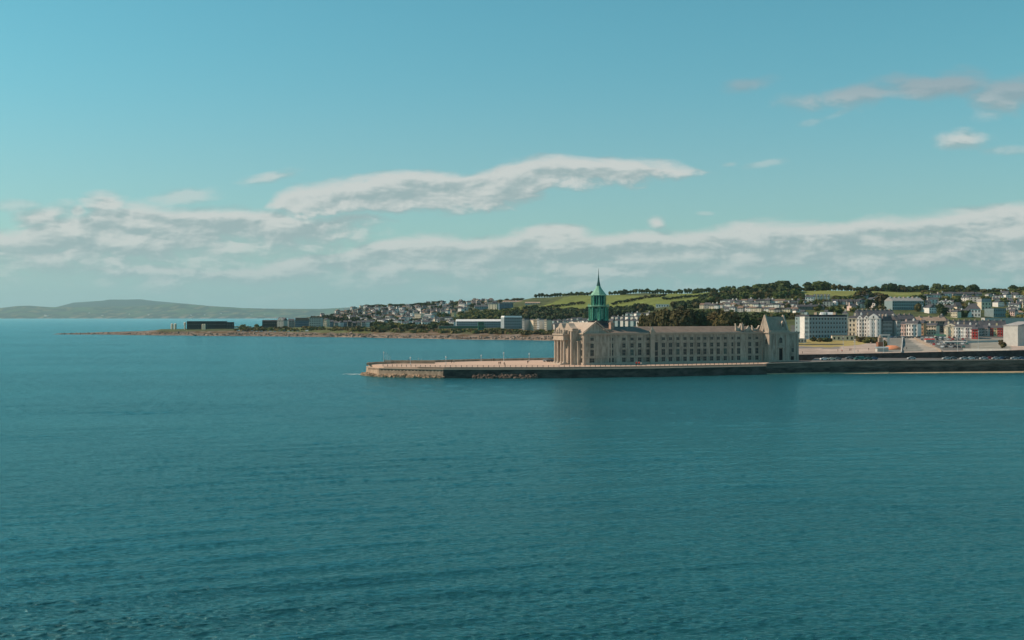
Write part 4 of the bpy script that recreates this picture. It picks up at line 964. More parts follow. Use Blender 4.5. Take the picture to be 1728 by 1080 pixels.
ZN = [(1340,1400,505,530,'right of the steep stone roof'),(1436,1498,505,528,'left of the long grey-green terrace'),(1560,1602,503,530,'right of the long grey-green terrace'),(1600,1665,502,538,'around the big white hip-roofed house'),(1664,1740,500,535,'near the right edge of the hillside')]
while n < 46 and t_ < 3000:
    t_ += 1; z_ = ZN[r_.randrange(5)]; px = r_.uniform(z_[0], z_[1]); py = r_.uniform(z_[2], z_[3])
    if not clear(px, py): continue
    if tiny_at(px, py, [0,0,1,2,6,8], 'scattered hillside houses at right', 'on the wooded hillside '+z_[4], Y0=1100): HB.append((px-4, px+4, py-7, py, used[-1].y)); n += 1
# specks on the coast across the bay
for px, s_ in ((77, 60), (150, 26), (172, 34), (218, 22), (250, 24), (322, 22), (345, 20), (372, 24), (424, 22), (446, 20)):
    Y = 24300 if s_ > 50 else 24400+(px*37 % 700); x = wx(px, Y); i = min(range(len(fpx)), key=lambda k: abs(fpx[k]-px)); j = min(range(len(fY)), key=lambda k: abs(fY[k]-Y))
    o = link('shore_house', TN[0], None, (x, Y, vs_far(i, j)), R(-25)); o.scale = (s_/9, s_/14, s_/14)
    tag(o, 'large white building on the distant shore at the far left' if s_ > 50 else 'white speck of a house on the distant shore across the bay', 'house', 'white houses on the distant shore' if s_ < 50 else None)
# two pale tanks and a small mast at the headland tip
for px in (290.5, 296.0):
    p = G(px, 555.5); mb = MB(); mb.lathe(0, 0, [(2.3, -1), (2.3, 9.0), (1.6, 9.8), (.4, 10.2)], 12)
    o = link('storage_tank', mb.mesh('storage_tank', WALLS['cream']), None, p); tag(o, 'slim pale cream tank on the headland tip, '+('the left one' if px < 293 else 'the right one'), 'tank', 'pair of tanks on the headland')
for k, px in enumerate((312, 317, 342, 345.5)):
    p = G(px, 556); mb = MB(); mb.lathe(0, 0, [(1.3, -1), (1.2, 8), (1.9, 8.2), (1.9, 11.5), (.3, 13)] if k < 2 else [(1.6, -1), (1.6, 8.5), (.3, 9.5)], 10)
    o = link('beacon', mb.mesh('beacon', WALLS['cream']), None, p); tag(o, ['cream lookout mast left of the black building','taller cream lookout mast touching the black building','pale cylinder in front of the black building','second pale cylinder in front of the black building'][k], 'beacon')
# ================================================================ trees
def leafmat(name, a, b_, c_):
    m, nt, b = new_mat(name); tcn = nt.node('ShaderNodeNewGeometry')
    f = nt.noise(tcn.outputs['Position'], .22, 4, .7); f2 = nt.node('ShaderNodeObjectInfo').outputs['Random']
    k = nt.m('ADD', nt.m('MULTIPLY', f, .8), nt.m('MULTIPLY', f2, .25))
    nt.put(b.inputs['Base Color'], nt.ramp(k, [(.36, a), (.52, b_), (.72, c_)]))
    b.inputs['Roughness'].default_value = .9; b.inputs['Specular IOR Level'].default_value = .15
    return m
LM = dict(dark=leafmat('dark_leaves', (.018,.034,.016), (.036,.056,.023), (.068,.088,.032)),
  mid=leafmat('mid_leaves', (.040,.062,.020), (.068,.095,.028), (.115,.135,.040)),
  olive=leafmat('olive_leaves', (.085,.090,.026), (.13,.13,.036), (.19,.17,.055)),
  russet=leafmat('russet_leaves', (.050,.038,.018), (.085,.062,.027), (.12,.105,.04)),
  umber=leafmat('umber_leaves', (.036,.036,.017), (.078,.070,.029), (.135,.115,.042)))
m_bark = mat('bark', (.07,.055,.042), .95, .3, 1.5)
def crown_into(mb, c, rx, rz, n, leaf, r2, lobes=7):
    """leaf clumps spread over and inside several rounded masses of a crown"""
    L = [(Vector((0, 0, 0)), .72), (Vector((0, 0, -.42)), .58)]
    for k in range(lobes):
        a = r2.uniform(0, 6.28); e = r2.uniform(-.25, .9); L.append((Vector((math.cos(a)*.52*math.cos(e), math.sin(a)*.52*math.cos(e), math.sin(e)*.55)), r2.uniform(.30, .52)))
    for k in range(n):
        o, lr = L[r2.randrange(len(L))]
        d = Vector((r2.gauss(0, 1), r2.gauss(0, 1), r2.gauss(0, 1)+.25)).normalized()
        p = o+d*lr*r2.uniform(.72, 1.06)
        if p.z < -.92: p.z = -.92+r2.uniform(0, .2)
        q_ = Vector((c[0]+p.x*rx, c[1]+p.y*rx, c[2]+p.z*rz))
        nrm = (d+Vector((r2.uniform(-.6, .6), r2.uniform(-.6, .6), r2.uniform(-.4, .7)))).normalized()
        u = nrm.orthogonal().normalized(); v = nrm.cross(u); an = r2.uniform(0, 3.14)
        u, v = u*math.cos(an)+v*math.sin(an), v*math.cos(an)-u*math.sin(an)
        s = leaf*rx*r2.uniform(.6, 1.35)
        mb.face([q_-u*s-v*s*.6, q_+u*s*.8-v*s*.8, q_+u*s+v*s*.7, q_-u*s*.7+v*s])
    # inner mass so the middle of the crown is not see-through
    for o, lr in L[:4]:
        n2 = 8; vs_ = []
        for j in range(1, 5):
            for i in range(n2):
                t = math.pi*j/5; a = 2*math.pi*i/n2; rr = lr*.78*r2.uniform(.85, 1.1)
                z = o.z+rr*math.cos(t)
                vs_.append((c[0]+(o.x+rr*math.sin(t)*math.cos(a))*rx, c[1]+(o.y+rr*math.sin(t)*math.sin(a))*rx, c[2]+max(z, -.85)*rz))
        fs_ = [(j*n2+i, j*n2+(i+1) % n2, (j+1)*n2+(i+1) % n2, (j+1)*n2+i) for j in range(3) for i in range(n2)]+[tuple(range(n2)), tuple(3*n2+i for i in range(n2))]
        mb.faces(vs_, fs_)
def trunk_mesh(seed):
    r2 = random.Random(seed); mb = MB(); mb.tube((0,0,-.15), (.02,.01,.32), .055, .038, 7)
    for k in range(5):
        a = k*1.26+r2.uniform(-.3,.3); mb.tube((.02,.01,.26+.02*k), (.30*math.cos(a), .30*math.sin(a), .55+r2.uniform(0,.15)), .022, .008, 5)
    return mb.mesh('trunk', m_bark)
TR = [trunk_mesh(k) for k in range(2)]
CR = {}
def crown_mesh(kind, v, big):
    key = (kind, v, big)
    if key not in CR:
        r2 = random.Random(hash((v, big, 5)) % 9999); mb = MB()
        crown_into(mb, (0, 0, .56), .5, .48, 2600 if big else 420, .075 if big else .15, r2, 11 if big else 6)
        CR[key] = mb.mesh('crown', LM[kind])
    return CR[key]
nt_ = 0
def tree(px, Y, ptop, wpx_, kind, label, group=None, big=False, cat='tree', name='tree', low=0):
    """crown wpx_ photo pixels wide at distance Y with its top on row ptop"""
    global nt_; nt_ += 1
    x = wx(px, Y); z = Hn(px, Y)-low; h = max(3, Zat(ptop, Y)-z); w_ = wpx_*Y/F
    root = empty(name, (x, Y, z), rnd.uniform(0, 6.28), label, cat, group)
    c = link('crown', crown_mesh(kind, nt_ % 3, big), root); c.scale = (w_/.92, w_/.92, h/1.02)
    if big or wpx_ > 7 or True:
        t = link('trunk', TR[nt_ % 2], root); t.scale = (w_, w_, h)
    return root
# the big dark trees behind the roof of the long stone building
for px, Y, top, wd, kd, lb in [
 (1092,905,528,20,'umber','dark rounded tree at the left end of the big trees behind the roof'),
 (1108,880,522,28,'umber','broad brownish tree, second from left behind the long roof'),
 (1128,860,517,30,'umber','tall dark olive tree behind the left part of the long roof'),
 (1150,850,514.5,34,'umber','tallest rounded brownish tree behind the long roof'),
 (1172,862,518,30,'dark','dark green tree right beside the tallest brownish tree'),
 (1189,885,527,22,'dark','lower dark tree filling the gap in the middle of the row'),
 (1206,862,525,28,'russet','russet brown tree left of the middle group behind the roof'),
 (1226,850,521,32,'umber','tall dark brown tree in the right group behind the roof'),
 (1246,862,524,28,'dark','dark green tree above the lit chimney and ornaments'),
 (1264,878,529,24,'mid','mid green tree above the small pediment'),
 (1281,890,534,22,'umber','dark tree next to the steep stone roof'),
 (1118,930,531,24,'dark','dark tree filling in behind the broad brownish tree')]:
    tree(px, Y, top-2, wd*1.5, kd, lb, 'big dark trees behind the long roof', True)
# trees standing on the hilltop
for px, Y, top, wd, kd, lb in [
 (1321,1800,471.5,36,'dark','huge rounded dark tree crowning the hill above the steep stone roof'),
 (1300,1820,475.5,28,'dark','round dark tree touching the huge hilltop tree on its left'),
 (1281,1830,477,26,'mid','green hilltop tree two left of the huge rounded tree'),
 (1263,1850,480,24,'dark','hilltop tree where the wood steps down to the left'),
 (1245,1880,483,24,'mid','hilltop tree further down the left slope of the wood'),
 (1229,1900,487,20,'dark','small dark tree at the left foot of the hilltop wood'),
 (1341,1850,481,18,'mid','lower green tree right of the huge rounded hilltop tree'),
 (1365,1850,475,22,'dark','low rounded dark tree left of the dome-shaped hilltop tree'),
 (1385,1840,472.5,26,'mid','dome-shaped green hilltop tree standing clear against the sky'),
 (1176,2100,486.5,14,'dark','small pointed tree standing above the long field hedge'),
 (1053,2350,488,12,'dark','small tree on the skyline right of the green dome'),
 (1500,1880,476,24,'dark','rounded dark tree rising from the hedge line above the long field'),
 (1478,1900,482,20,'mid','green tree left of the rounded dark one in the hedge line'),
 (1527,1900,479.5,26,'dark','broad dark tree in the hedge line right of the rounded one'),
 (1553,1880,479,24,'dark','broad low dark tree left of the steep rounded tree'),
 (1578,1850,476,20,'dark','steep rounded dark tree on the crest, first of four alone'),
 (1601,1850,479,19,'mid','second of four separate rounded trees on the right crest'),
 (1620,1850,479,17,'mid','third of four separate rounded trees on the right crest'),
 (1639,1850,478,19,'dark','fourth of the separate rounded trees on the right crest'),
 (1711,1870,480,20,'dark','rounded tree on the crest near the right edge'),
 (1727,1870,482,18,'mid','last crest tree at the right edge')]:
    tree(px, Y, top, wd*1.25, kd, lb, 'trees on the hilltop', low=6)
# hedges of small trees on the crest and between the fields
r3 = random.Random(21)
def hedge(pts, step, h, label, group, kinds, Y=None):
    """pts (px, Y): a line of hedge trees on the ground"""
    (a, Ya), (b_, Yb) = pts; n_ = int(abs(b_-a)/step)
    for k in range(n_+1):
        t = k/max(1, n_); px = a+(b_-a)*t+r3.uniform(-.8, .8); Yk = Ya+(Yb-Ya)*t+r3.uniform(-6, 6)
        zt = Hn(px, Yk)+h*r3.uniform(.7, 1.25); pt = HY+(CZ-zt)*F/Yk
        tree(px, Yk, pt, step*r3.uniform(1.3, 2.0), r3.choice(kinds), label, group, name='hedge_tree')
hedge(((905,2620),(1000,2520)),4.5,9,'small tree in the skyline hedge left of the green dome','skyline hedge left of the dome',['dark','mid'])
hedge(((1028,2450),(1215,2120)),4.5,9,'small tree in the skyline hedge right of the green dome','skyline hedge right of the dome',['dark','dark','mid'])
hedge(((1346,1850),(1400,1850)),5,6,'low tree in the hedge beneath the dome-shaped crest tree','hedge beneath the dome-shaped tree',['dark','mid'])
hedge(((1400,1900),(1548,1880)),5,10,'small tree in the skyline hedge above the long narrow field','hedge above the narrow field',['dark','umber'])
hedge(((1545,1870),(1650,1870)),4.5,6,'low tree in the hedge under the four separate crest trees','hedge under the four crest trees',['dark','mid'])
hedge(((1648,1880),(1728,1880)),4.5,8,'low tree in the thin skyline hedge towards the right edge','thin hedge at the right',['dark','mid'])
hedge(((885,2180),(985,2190)),5,5,'low tree in the thin hedge crossing the green field left of the dome','field hedge left of the dome',['dark','umber'])
hedge(((1035,2120),(1120,2080)),6,5,'low tree in the thin hedge crossing the field right of the dome','field hedge right of the dome',['dark','umber'])
hedge(((1120,2010),(1205,1985)),5,5,'low tree in the hedge along the lower edge of the long field','hedge below the long field',['dark'])
hedge(((760,2950),(880,2700)),6,8,'small tree on the skyline of the low hill left of the field','skyline of the low hill',['dark','umber','mid'])
hedge(((620,3150),(745,3050)),9,9,'small tree poking above the roofs of the hillside town','trees above the hillside town roofs',['dark','dark','mid'])
for px, Y, top, wd in ((730,2850,511,13),(722,2900,513.5,9),(738,2900,514,9),(832,2700,506.5,9),(811,2750,507.5,8)):
    tree(px, Y, top, wd, 'dark', 'dark tree clump standing on the skyline of the hillside town', 'skyline clumps of the hillside town')
# woods and scrub that read as one mass
def wood(name, regs, n_, h0, h1, kinds, seed, w0=6, w1=11, leafn=110, leaf=.22):
    """regs: polygons over (sight line, row); clumps stand on the land seen there"""
    r2 = random.Random(seed); mbs = {k: MB() for k in set(kinds)}
    xs = [p[0] for p in regs]; ys = [p[1] for p in regs]; c = 0; tries = 0
    while c < n_ and tries < n_*20:
        tries += 1; px = r2.uniform(min(xs), max(xs)); py = r2.uniform(min(ys), max(ys))
        if not inpoly(px, py, regs): continue
        p = G(px, py, 700, 3300); h = r2.uniform(h0, h1); w_ = r2.uniform(w0, w1); c += .25
        hw = w_*.4*F/p.y; tp = py-h*F/p.y
        if any(a < px+hw and b_ > px-hw and tp < pb_-1.5 and py > pt_ and Yh > p.y-3 for a, b_, pt_, pb_, Yh in HB) and r2.random() < .93: continue
        c += .75
        k = r2.choice(kinds); crown_into(mbs[k], (p.x, p.y, p.z+h*.45), w_*.55, h*.55, leafn, leaf, r2, 4)
    ks = sorted(mbs); mb = MB()
    for i, k in enumerate(ks): mb.use(i).faces(mbs[k].v, mbs[k].f)
    return tag(mb.build(name, [LM[k] for k in ks]), kind='stuff')
wood('woodland_slope', [(1218,494),(1260,489),(1345,486),(1350,500),(1300,507),(1240,511),(1205,512),(1180,516),(1180,509)], 150, 8, 15, ['dark','dark','mid','umber'], 1, 10, 18)
wood('woodland_below_field', [(858,534),(900,527),(950,531),(1000,528),(1060,528),(1100,522),(1180,516),(1180,520),(1100,525),(1060,532),(1000,543),(930,545),(870,541)], 230, 9, 15, ['dark','dark','dark','umber'], 2, 12, 22)
if 0: wood('woodland_behind_roofs', [(1000,536),(1060,530),(1190,520),(1190,545),(1100,548),(1000,548)], 60, 7, 12, ['dark','umber'], 12, 10, 16)
wood('hedgerow_wood', [(1396,491),(1470,490),(1530,493),(1560,490),(1560,488),(1400,487)], 110, 8, 12, ['dark','umber','mid'], 3, 10, 18)
wood('hillside_scrub', [(1340,500),(1372,506),(1440,506),(1452,500),(1496,502),(1496,530),(1440,527),(1380,532),(1340,528)], 190, 4, 9, ['dark','mid','olive','umber'], 4, 6, 12)
wood('russet_copse', [(1449,500),(1494,505),(1494,524),(1460,526),(1446,512)], 70, 8, 14, ['dark','umber','russet','olive','dark'], 5, 9, 15)
wood('hillside_scrub', [(1540,508),(1600,512),(1640,528),(1640,541),(1590,536),(1540,532)], 110, 7, 12, ['dark','umber','mid','dark'], 6, 8, 14)
wood('hillside_scrub', [(1560,500),(1600,495),(1602,503),(1660,503),(1740,495),(1740,540),(1700,540),(1700,520),(1660,517),(1610,510),(1560,510)], 240, 4, 9, ['dark','mid','mid','olive'], 7, 7, 13)
wood('crest_scrub', [(1560,492),(1740,488),(1740,498),(1660,494),(1560,500)], 110, 3, 6, ['dark','mid','umber'], 8, 8, 14)
wood('hillside_scrub', [(1180,522),(1345,512),(1345,540),(1180,540)], 130, 3, 7, ['dark','mid','umber'], 9, 6, 11)
wood('shore_trees', [(600,545),(690,541),(745,536),(770,548),(745,556),(600,556)], 130, 4, 8, ['dark','mid','olive','umber','dark'], 10, 9, 17)
wood('slope_trees', [(745,536),(800,526),(880,522),(905,519),(900,534),(860,540),(800,540),(750,548)], 170, 4, 8, ['mid','olive','olive','mid'], 11, 9, 17)
wood('town_trees', [(545,535),(600,524),(700,518),(830,512),(830,520),(740,534),(690,541),(545,545)], 150, 4, 8, ['dark','dark','mid'], 13, 8, 13, 70, .26)
wood('headland_scrub', [(395,556),(440,552),(640,555),(700,557),(940,560),(940,565),(700,562),(560,559),(400,559)], 210, 1.2, 3, ['olive','umber','mid','umber','russet'], 14, 7, 15, 60, .28)
wood('headland_scrub', [(395,549),(440,548),(440,553),(395,554)], 30, 4, 7, ['olive','mid'], 15, 8, 14, 60, .28)
wood('far_shore_trees', [(515,541),(600,534),(640,540),(600,545),(520,545)], 60, 6, 10, ['dark','dark','umber'], 16, 9, 15, 70, .26)
wood('garden_shrubs', [(1362,573),(1405,575),(1405,578),(1362,577)], 22, 1.5, 3.5, ['dark','umber'], 17, 3, 6, 60, .25)
wood('garden_shrubs', [(1443,570),(1480,571),(1492,580),(1462,580),(1443,575)], 60, 1.8, 4, ['umber','olive','russet','umber'], 18, 3, 6, 60, .25)
wood('garden_shrubs', [(1478,578),(1494,578),(1496,589),(1484,588)], 18, 1.5, 3.5, ['russet','dark'], 19, 3, 5, 60, .25)
wood('garden_shrubs', [(1688,580),(1700,580),(1708,589),(1690,588)], 16, 2, 4, ['russet','umber'], 20, 3, 5, 60, .25)
# ================================================================ rocks along the far shore
mb = MB(); r4 = random.Random(5)
for k in range(1100):
    px = r4.uniform(95, 940) if k > 350 else r4.uniform(560, 940); Y0 = 1400
    while Hn(px, Y0, False) < .2 and Y0 < 2200: Y0 += 5
    Y = Y0+r4.uniform(0, 26)+8*noise.noise(Vector((px/9, 0, 0))); x = wx(px, Y); z = max(0, Hn(px, Y, False)); s = r4.uniform(.5, 1.9)*(.7 if px < 300 else 1)
    M = Matrix.Rotation(r4.uniform(0, 6.3), 3, Vector((r4.uniform(-1,1), r4.uniform(-1,1), r4.uniform(-1,1))).normalized())
    vs_ = [M @ Vector((a*s*r4.uniform(.8,1.4), b_*s*r4.uniform(.6,1), c*s*r4.uniform(.4,.7)))+Vector((x, Y, z)) for a in (-1,1) for b_ in (-1,1) for c in (-1,1)]
    mb.faces(vs_, [(0,1,3,2),(4,6,7,5),(0,4,5,1),(2,3,7,6),(0,2,6,4),(1,5,7,3)])
tag(mb.build('shore_rocks', mat('shore_rock', (.25,.19,.15), .95, .35, .05)), kind='stuff')
# ================================================================ cars
CP = {n_: mat('car_'+n_.replace(' ', '_'), c, .35, .03, .3, spec=.5) for n_, c in dict(white=(.75,.75,.74), silver=(.42,.44,.45), black=(.02,.02,.024), red=(.42,.03,.03), blue=(.04,.10,.20), grey=(.14,.15,.16), green=(.04,.14,.12), cream=(.62,.57,.47)).items()}
m_tyre = mat('tyre', (.02,.02,.02), .9, .1)
PROF = [(-2.15,.35),(-2.2,.75),(-2.05,1.0),(-1.2,1.08),(-.55,1.5),(.95,1.52),(1.75,1.08),(2.1,1.0),(2.18,.5),(2.1,.35)]
VAN = [(-2.5,.35),(-2.55,.95),(-2.2,1.15),(-1.5,1.95),(2.4,2.05),(2.5,1.9),(2.5,.35)]
def car_parts(prof, van):
    b_ = MB(); w_ = .88 if not van else .98
    n_ = len(prof)
    # body narrows towards the roof
    def yv(z, s): return s*(w_ if z < 1.05 else w_-(z-1.05)*.35)
    vs_ = [(x, yv(z, -1), z) for x, z in prof]+[(x, yv(z, 1), z) for x, z in prof]
    b_.faces(vs_, [tuple(range(n_-1,-1,-1)), tuple(range(n_, 2*n_))]+[(k, (k+1) % n_, n_+(k+1) % n_, n_+k) for k in range(n_)])
    g_ = MB()
    if van: side = [(-1.9,1.25),(-1.45,1.85),(-.5,1.87),(-.5,1.25)]
    else: side = [(-1.0,1.10),(-.50,1.44),(.88,1.46),(1.5,1.10)]
    for s in (-1, 1):
        g_.face([(x, yv(z, s)+s*.012, z) for x, z in side])
    ws = ((-1.2,1.08),(-.55,1.5)) if not van else ((-2.2,1.15),(-1.5,1.95))
    (x0, z0), (x1, z1) = ws
    g_.face([(x0-.012, -w_*.85, z0+.06), (x0-.012, w_*.85, z0+.06), (x1-.03, w_*.72, z1-.03), (x1-.03, -w_*.72, z1-.03)])
    if not van: g_.face([(1.70, -w_*.82, 1.13), (1.70, w_*.82, 1.13), (1.0, w_*.72, 1.515), (1.0, -w_*.72, 1.515)])
    wh = MB(); wh.extrude([(.34*math.cos(k*math.pi/6), .34*math.sin(k*math.pi/6)) for k in range(12)], 'y', -.11, .11)
    return b_, g_, wh
CB = {}
for nm, pr, vn in (('car', PROF, False), ('van', VAN, True)):
    b_, g_, wh = car_parts(pr, vn)
    CB[nm] = (b_, g_.mesh('window_glass', m_glass), wh.mesh('wheel', m_tyre), vn)
_cb = {}
def car(p, rz, colr, label, group, kind='car', parts=True, cat=None):
    b_, gm, wm, vn = CB[kind]; key = (kind, colr)
    if key not in _cb:
        _cb[key] = b_.mesh('car_body', CP[colr])
        full = MB(); full.use(0).faces(b_.v, b_.f); m0 = len(full.f)
        me = gm; full.use(1)
        for pl in gm.polygons: full.face([gm.vertices[i].co[:] for i in pl.vertices])
        full.use(2)
        for wx_ in (-1.35, 1.35):
            for s in (-.82, .82): full.extrude([(wx_+.34*math.cos(k*math.pi/4), .34+.34*math.sin(k*math.pi/4)) for k in range(8)], 'y', s-.1, s+.1)
        _cb[key+('f',)] = full.mesh('parked_car', [CP[colr], m_glass, m_tyre])
    if not parts:
        o = link('parked_'+kind, _cb[key+('f',)], None, p, rz); return tag(o, label, cat or kind, group)
    root = empty('parked_'+kind, p, rz, label, cat or kind, group)
    link('body', _cb[key], root); link('window_glass', gm, root)
    for wx_ in ((-1.35, 1.35) if not vn else (-1.6, 1.6)):
        for s in (-.84, .84): link('wheel', wm, root, (wx_, s, .34))
    return root
QR = 6.01
for px, Y, cl, rz, kd, lb in [(1391,632,'white',4,'car','white hatchback, left one of two white cars behind the sea wall'),(1403,632,'cream',4,'car','cream car, right one of two pale cars behind the sea wall'),(1413,636,'grey',5,'car','small grey car just right of the two pale cars'),
 (1434,645,'grey',8,'car','grey car parked alone between the pale pair and the green van'),(1450,634,'green',6,'van','pale roofed green van with curved front behind the sea wall'),(1465,636,'green',6,'car','dark green car right behind the green van'),(1474,638,'blue',6,'car','dark blue car at the end of the small group by the van'),
 (1538,642,'silver',8,'car','small silver car half hidden below the paved ramp'),(1597,640,'silver',6,'car','silver car left of the blue-grey car row'),(1608,642,'grey',6,'car','dark grey car second in the row at right'),
 (1627,640,'silver',6,'car','silver green car with bright front near the white car'),(1637,641,'white',6,'car','white car in the middle of the row by the retaining wall'),(1648,642,'grey',6,'car','grey car right after the white car in the row'),(1660,640,'silver',6,'car','silver car before the dark red car'),(1670,641,'red',6,'car','dark red car between two silver cars'),
 (1680,640,'silver',6,'car','large bright silver car right of the dark red car'),(1690,641,'blue',6,'car','dark blue car near the right end of the row'),(1699,641,'black',6,'car','black car next to the last silver car'),(1712,640,'silver',6,'car','round silver car second from the right edge'),(1724,641,'blue',6,'car','dark car at the right edge behind the sea wall')]:
    car((wx(px, Y), Y, QR), R(rz), cl, lb, 'cars on the harbour road', kd)
# car park above, in slanting rows
r5 = random.Random(31); cn = ['white','silver','black','red','blue','grey','grey','black','white','green']
CNAME = dict(silver='silver')
rowsP = [(1556,571.5,1610,571,8,'top'),(1556,575,1625,574,9,'second'),(1566,579,1628,578,9,'third'),(1576,583,1632,582,8,'fourth'),(1590,587,1626,587.5,6,'lowest')]
for a, ya, b2, yb, n_, rn in rowsP:
    for k in range(n_):
        t = k/(n_-1); px = a+(b2-a)*t; py = ya+(yb-ya)*t+r5.uniform(-.2, .2); p = G(px, py); cl = r5.choice(cn)
        car(p+Vector((0, 0, .02)), R(r5.choice([70, 75, 68, 250])), cl, '%s car in the %s row of the open car park below the white terrace' % (cl, rn), 'cars in the open car park', parts=False)
for k, px in enumerate((1507,1512,1517,1524,1530,1538,1549)):
    p = G(px, 570.5); car(p+Vector((0,0,.02)), R(8), r5.choice(cn[:7]), 'car parked in front of the shaded grey hotel and pink terrace', 'cars in front of the grey hotel', parts=False)
for k in range(16):
    px = 402+k*7.7; p = G(px, 559.3+.5*(k % 3)); car(p, R(r5.uniform(-20, 30)), ('white','silver','grey','white')[k % 4], '%s parked car, a speck in the row along the far headland' % ('white','silver','grey','white')[k % 4], 'cars along the far headland', 'van' if k % 5 == 0 else 'car', parts=False, cat='car')
car((wx(923, 640), 640, DZ+.01), R(160), 'silver', 'silver car parked on the pier near the portico steps', 'cars on the pier'); car((wx(929, 636), 636, DZ+.01), R(150), 'black', 'black car parked right behind the silver car on the pier', 'cars on the pier')
# ================================================================ people
m_skin = mat('skin', (.42,.26,.19), .6, .05); CL = dict(dark=mat('dark_cloth', (.03,.03,.035), .9), red=mat('red_cloth', (.62,.05,.03), .8), blue=mat('blue_cloth', (.05,.08,.16), .9), pale=mat('pale_cloth', (.55,.52,.47), .9), brown=mat('brown_cloth', (.14,.07,.04), .9))
def person_mesh(top, stride):
    V = [(0,0,.95),(0,0,1.15),(0,0,1.38),(0,0,1.50),(0,0,1.62),(0,0,1.72), (.10,0,.90),(.12,stride,.50),(.12,stride*1.3,.08),(.12,stride*1.3-.14,.05), (-.10,0,.90),(-.12,-stride,.50),(-.12,-stride*1.4,.08),(-.12,-stride*1.4-.14,.05),
         (.20,0,1.40),(.26,stride*.6,1.14),(.26,stride-.1,.88),(.25,stride-.13,.78), (-.20,0,1.40),(-.26,-stride*.6,1.14),(-.26,-stride-.1,.88),(-.25,-stride-.13,.78)]
    E = [(0,1),(1,2),(2,3),(3,4),(4,5),(0,6),(6,7),(7,8),(8,9),(0,10),(10,11),(11,12),(12,13),(2,14),(14,15),(15,16),(16,17),(2,18),(18,19),(19,20),(20,21)]
    RR = [.155,.135,.165,.06,.105,.08,.10,.075,.05,.045,.10,.075,.05,.045,.075,.05,.04,.03,.075,.05,.04,.03]
    me = bpy.data.meshes.new('person'); me.from_pydata(V, E, []); o = bpy.data.objects.new('person', me); C.objects.link(o)
    sk = o.modifiers.new('skin', 'SKIN')
    for v, r_2 in zip(me.skin_vertices[0].data, RR): v.radius = (r_2, r_2)
    me.skin_vertices[0].data[0].use_root = True
    o.modifiers.new('sub', 'SUBSURF').levels = 1
    dg = bpy.context.evaluated_depsgraph_get(); m2 = bpy.data.meshes.new_from_object(o.evaluated_get(dg)); bpy.data.objects.remove(o)
    m2.name = 'person'; m2.materials.clear()
    for m_ in (CL[top], CL['dark'], m_skin): m2.materials.append(m_)
    for p in m2.polygons:
        z = p.center.z; p.material_index = 2 if z > 1.5 or (abs(p.center.x) > .2 and z < .86 and z > .7) else (1 if z < .93 and abs(p.center.x) < .22 else 0)
        p.use_smooth = True
    return m2
PM = {k: person_mesh(k, s) for k, s in (('dark', .16), ('red', .10), ('blue', .2), ('pale', .05), ('brown', .14))}
for px, py, k, lb in [(649.5,611.6,'dark','person in dark clothes at the seaward tip of the pier'),(660,612.5,'dark','person in dark clothes by the low slab near the pier tip'),(689,611.2,'blue','person in blue leaning near the back wall left of the second lamp'),
 (762,613.0,'dark','person in dark clothes walking just right of the third lamp'),(766,612.6,'pale','person in pale top walking beside the one in dark clothes'),(829.5,609.6,'dark','person in dark clothes near the pier back wall, left of the pair'),(833,609.2,'brown','person in brown beside the one by the back wall'),
 (842,615.6,'brown','person in brown crouching group, left of two on the open deck'),(844.5,615.4,'dark','person in dark clothes close behind the one in brown on open deck'),(851,616.8,'dark','lone person in dark clothes walking near the railing'),(852.5,619.2,'brown','person in brown standing at the railing'),
 (890.5,614,'dark','tall looking dark figure halfway to the portico'),(892,611.5,'pale','person in pale clothes next to the dark figure'),(941,608,'brown','person in brown at the foot of the portico columns'),
 (1074.0,617.2,'red','person in red coat, left of the two before the long facade'),(1078.4,617.2,'red','person in red coat, right of the two before the long facade'),(1082,617.0,'pale','person in pale clothes right beside the pair in red')]:
    Y = (CZ-DZ)*F/(py-HY); o = link('person', PM[k], None, (wx(px, Y), Y, DZ+.01), rnd.uniform(0, 6.2)); tag(o, lb, 'person', 'people on the pier')
    if k == 'red': o.scale = (1.5, 1.5, 1.25)
for px, py, k in [(1354,597,'dark'),(1414,594,'brown'),(1421,594.5,'red'),(1434,592.5,'dark'),(1436,592,'brown'),(1466,592,'dark'),(1448,595,'blue'),(1530,590,'dark')]:
    p = G(px, py); o = link('person', PM[k], None, p, rnd.uniform(0, 6.2)); tag(o, 'person in %s clothes walking on the sunlit promenade, %s' % (k, 'left end by the stone building' if px < 1400 else 'in front of the dry grass' if px < 1440 else 'towards the ramp'), 'person', 'people on the promenade')
# ================================================================ lamps, masts, small furniture
m_lamp = mat('pale_lamp_paint', (.55,.55,.53), .5, .05)
def lamp(px, py, h, label, group, base=None, ball=True):
    if base is None: Y = (CZ-DZ)*F/(py-HY); p = Vector((wx(px, Y), Y, DZ))
    else: p = base
    root = empty('street_lamp', p, 0, label, 'lamp', group)
    mb = MB(); mb.lathe(0, 0, [(.28, 0), (.26, .5), (.13, .7), (.09, h-.6)], 8); mb.build('post', m_lamp, root)
    mb = MB(); mb.lathe(0, 0, [(.12, h-.6), (.30, h-.45), (.34, h-.1), (.2, h+.15), (.03, h+.35)], 8); mb.build('lamp_head', m_lamp, root)
for px, py, h, lb in [(647.5,613.0,5.8,'tall pale lamp post at the seaward tip of the pier'),(692.5,615.2,3.6,'short pale lamp post, second from the pier tip'),(752.5,615.2,4.0,'pale lamp post in the middle of the pier deck'),(812,609.5,3.2,'pale lamp post by the back wall left of the two people'),(850,609.0,4.6,'lamp post with big pale head beside the back wall'),(893,609.5,4.2,'lamp post by the back wall near the parked cars')]:
    lamp(px, py, h, lb, 'lamp posts on the pier')
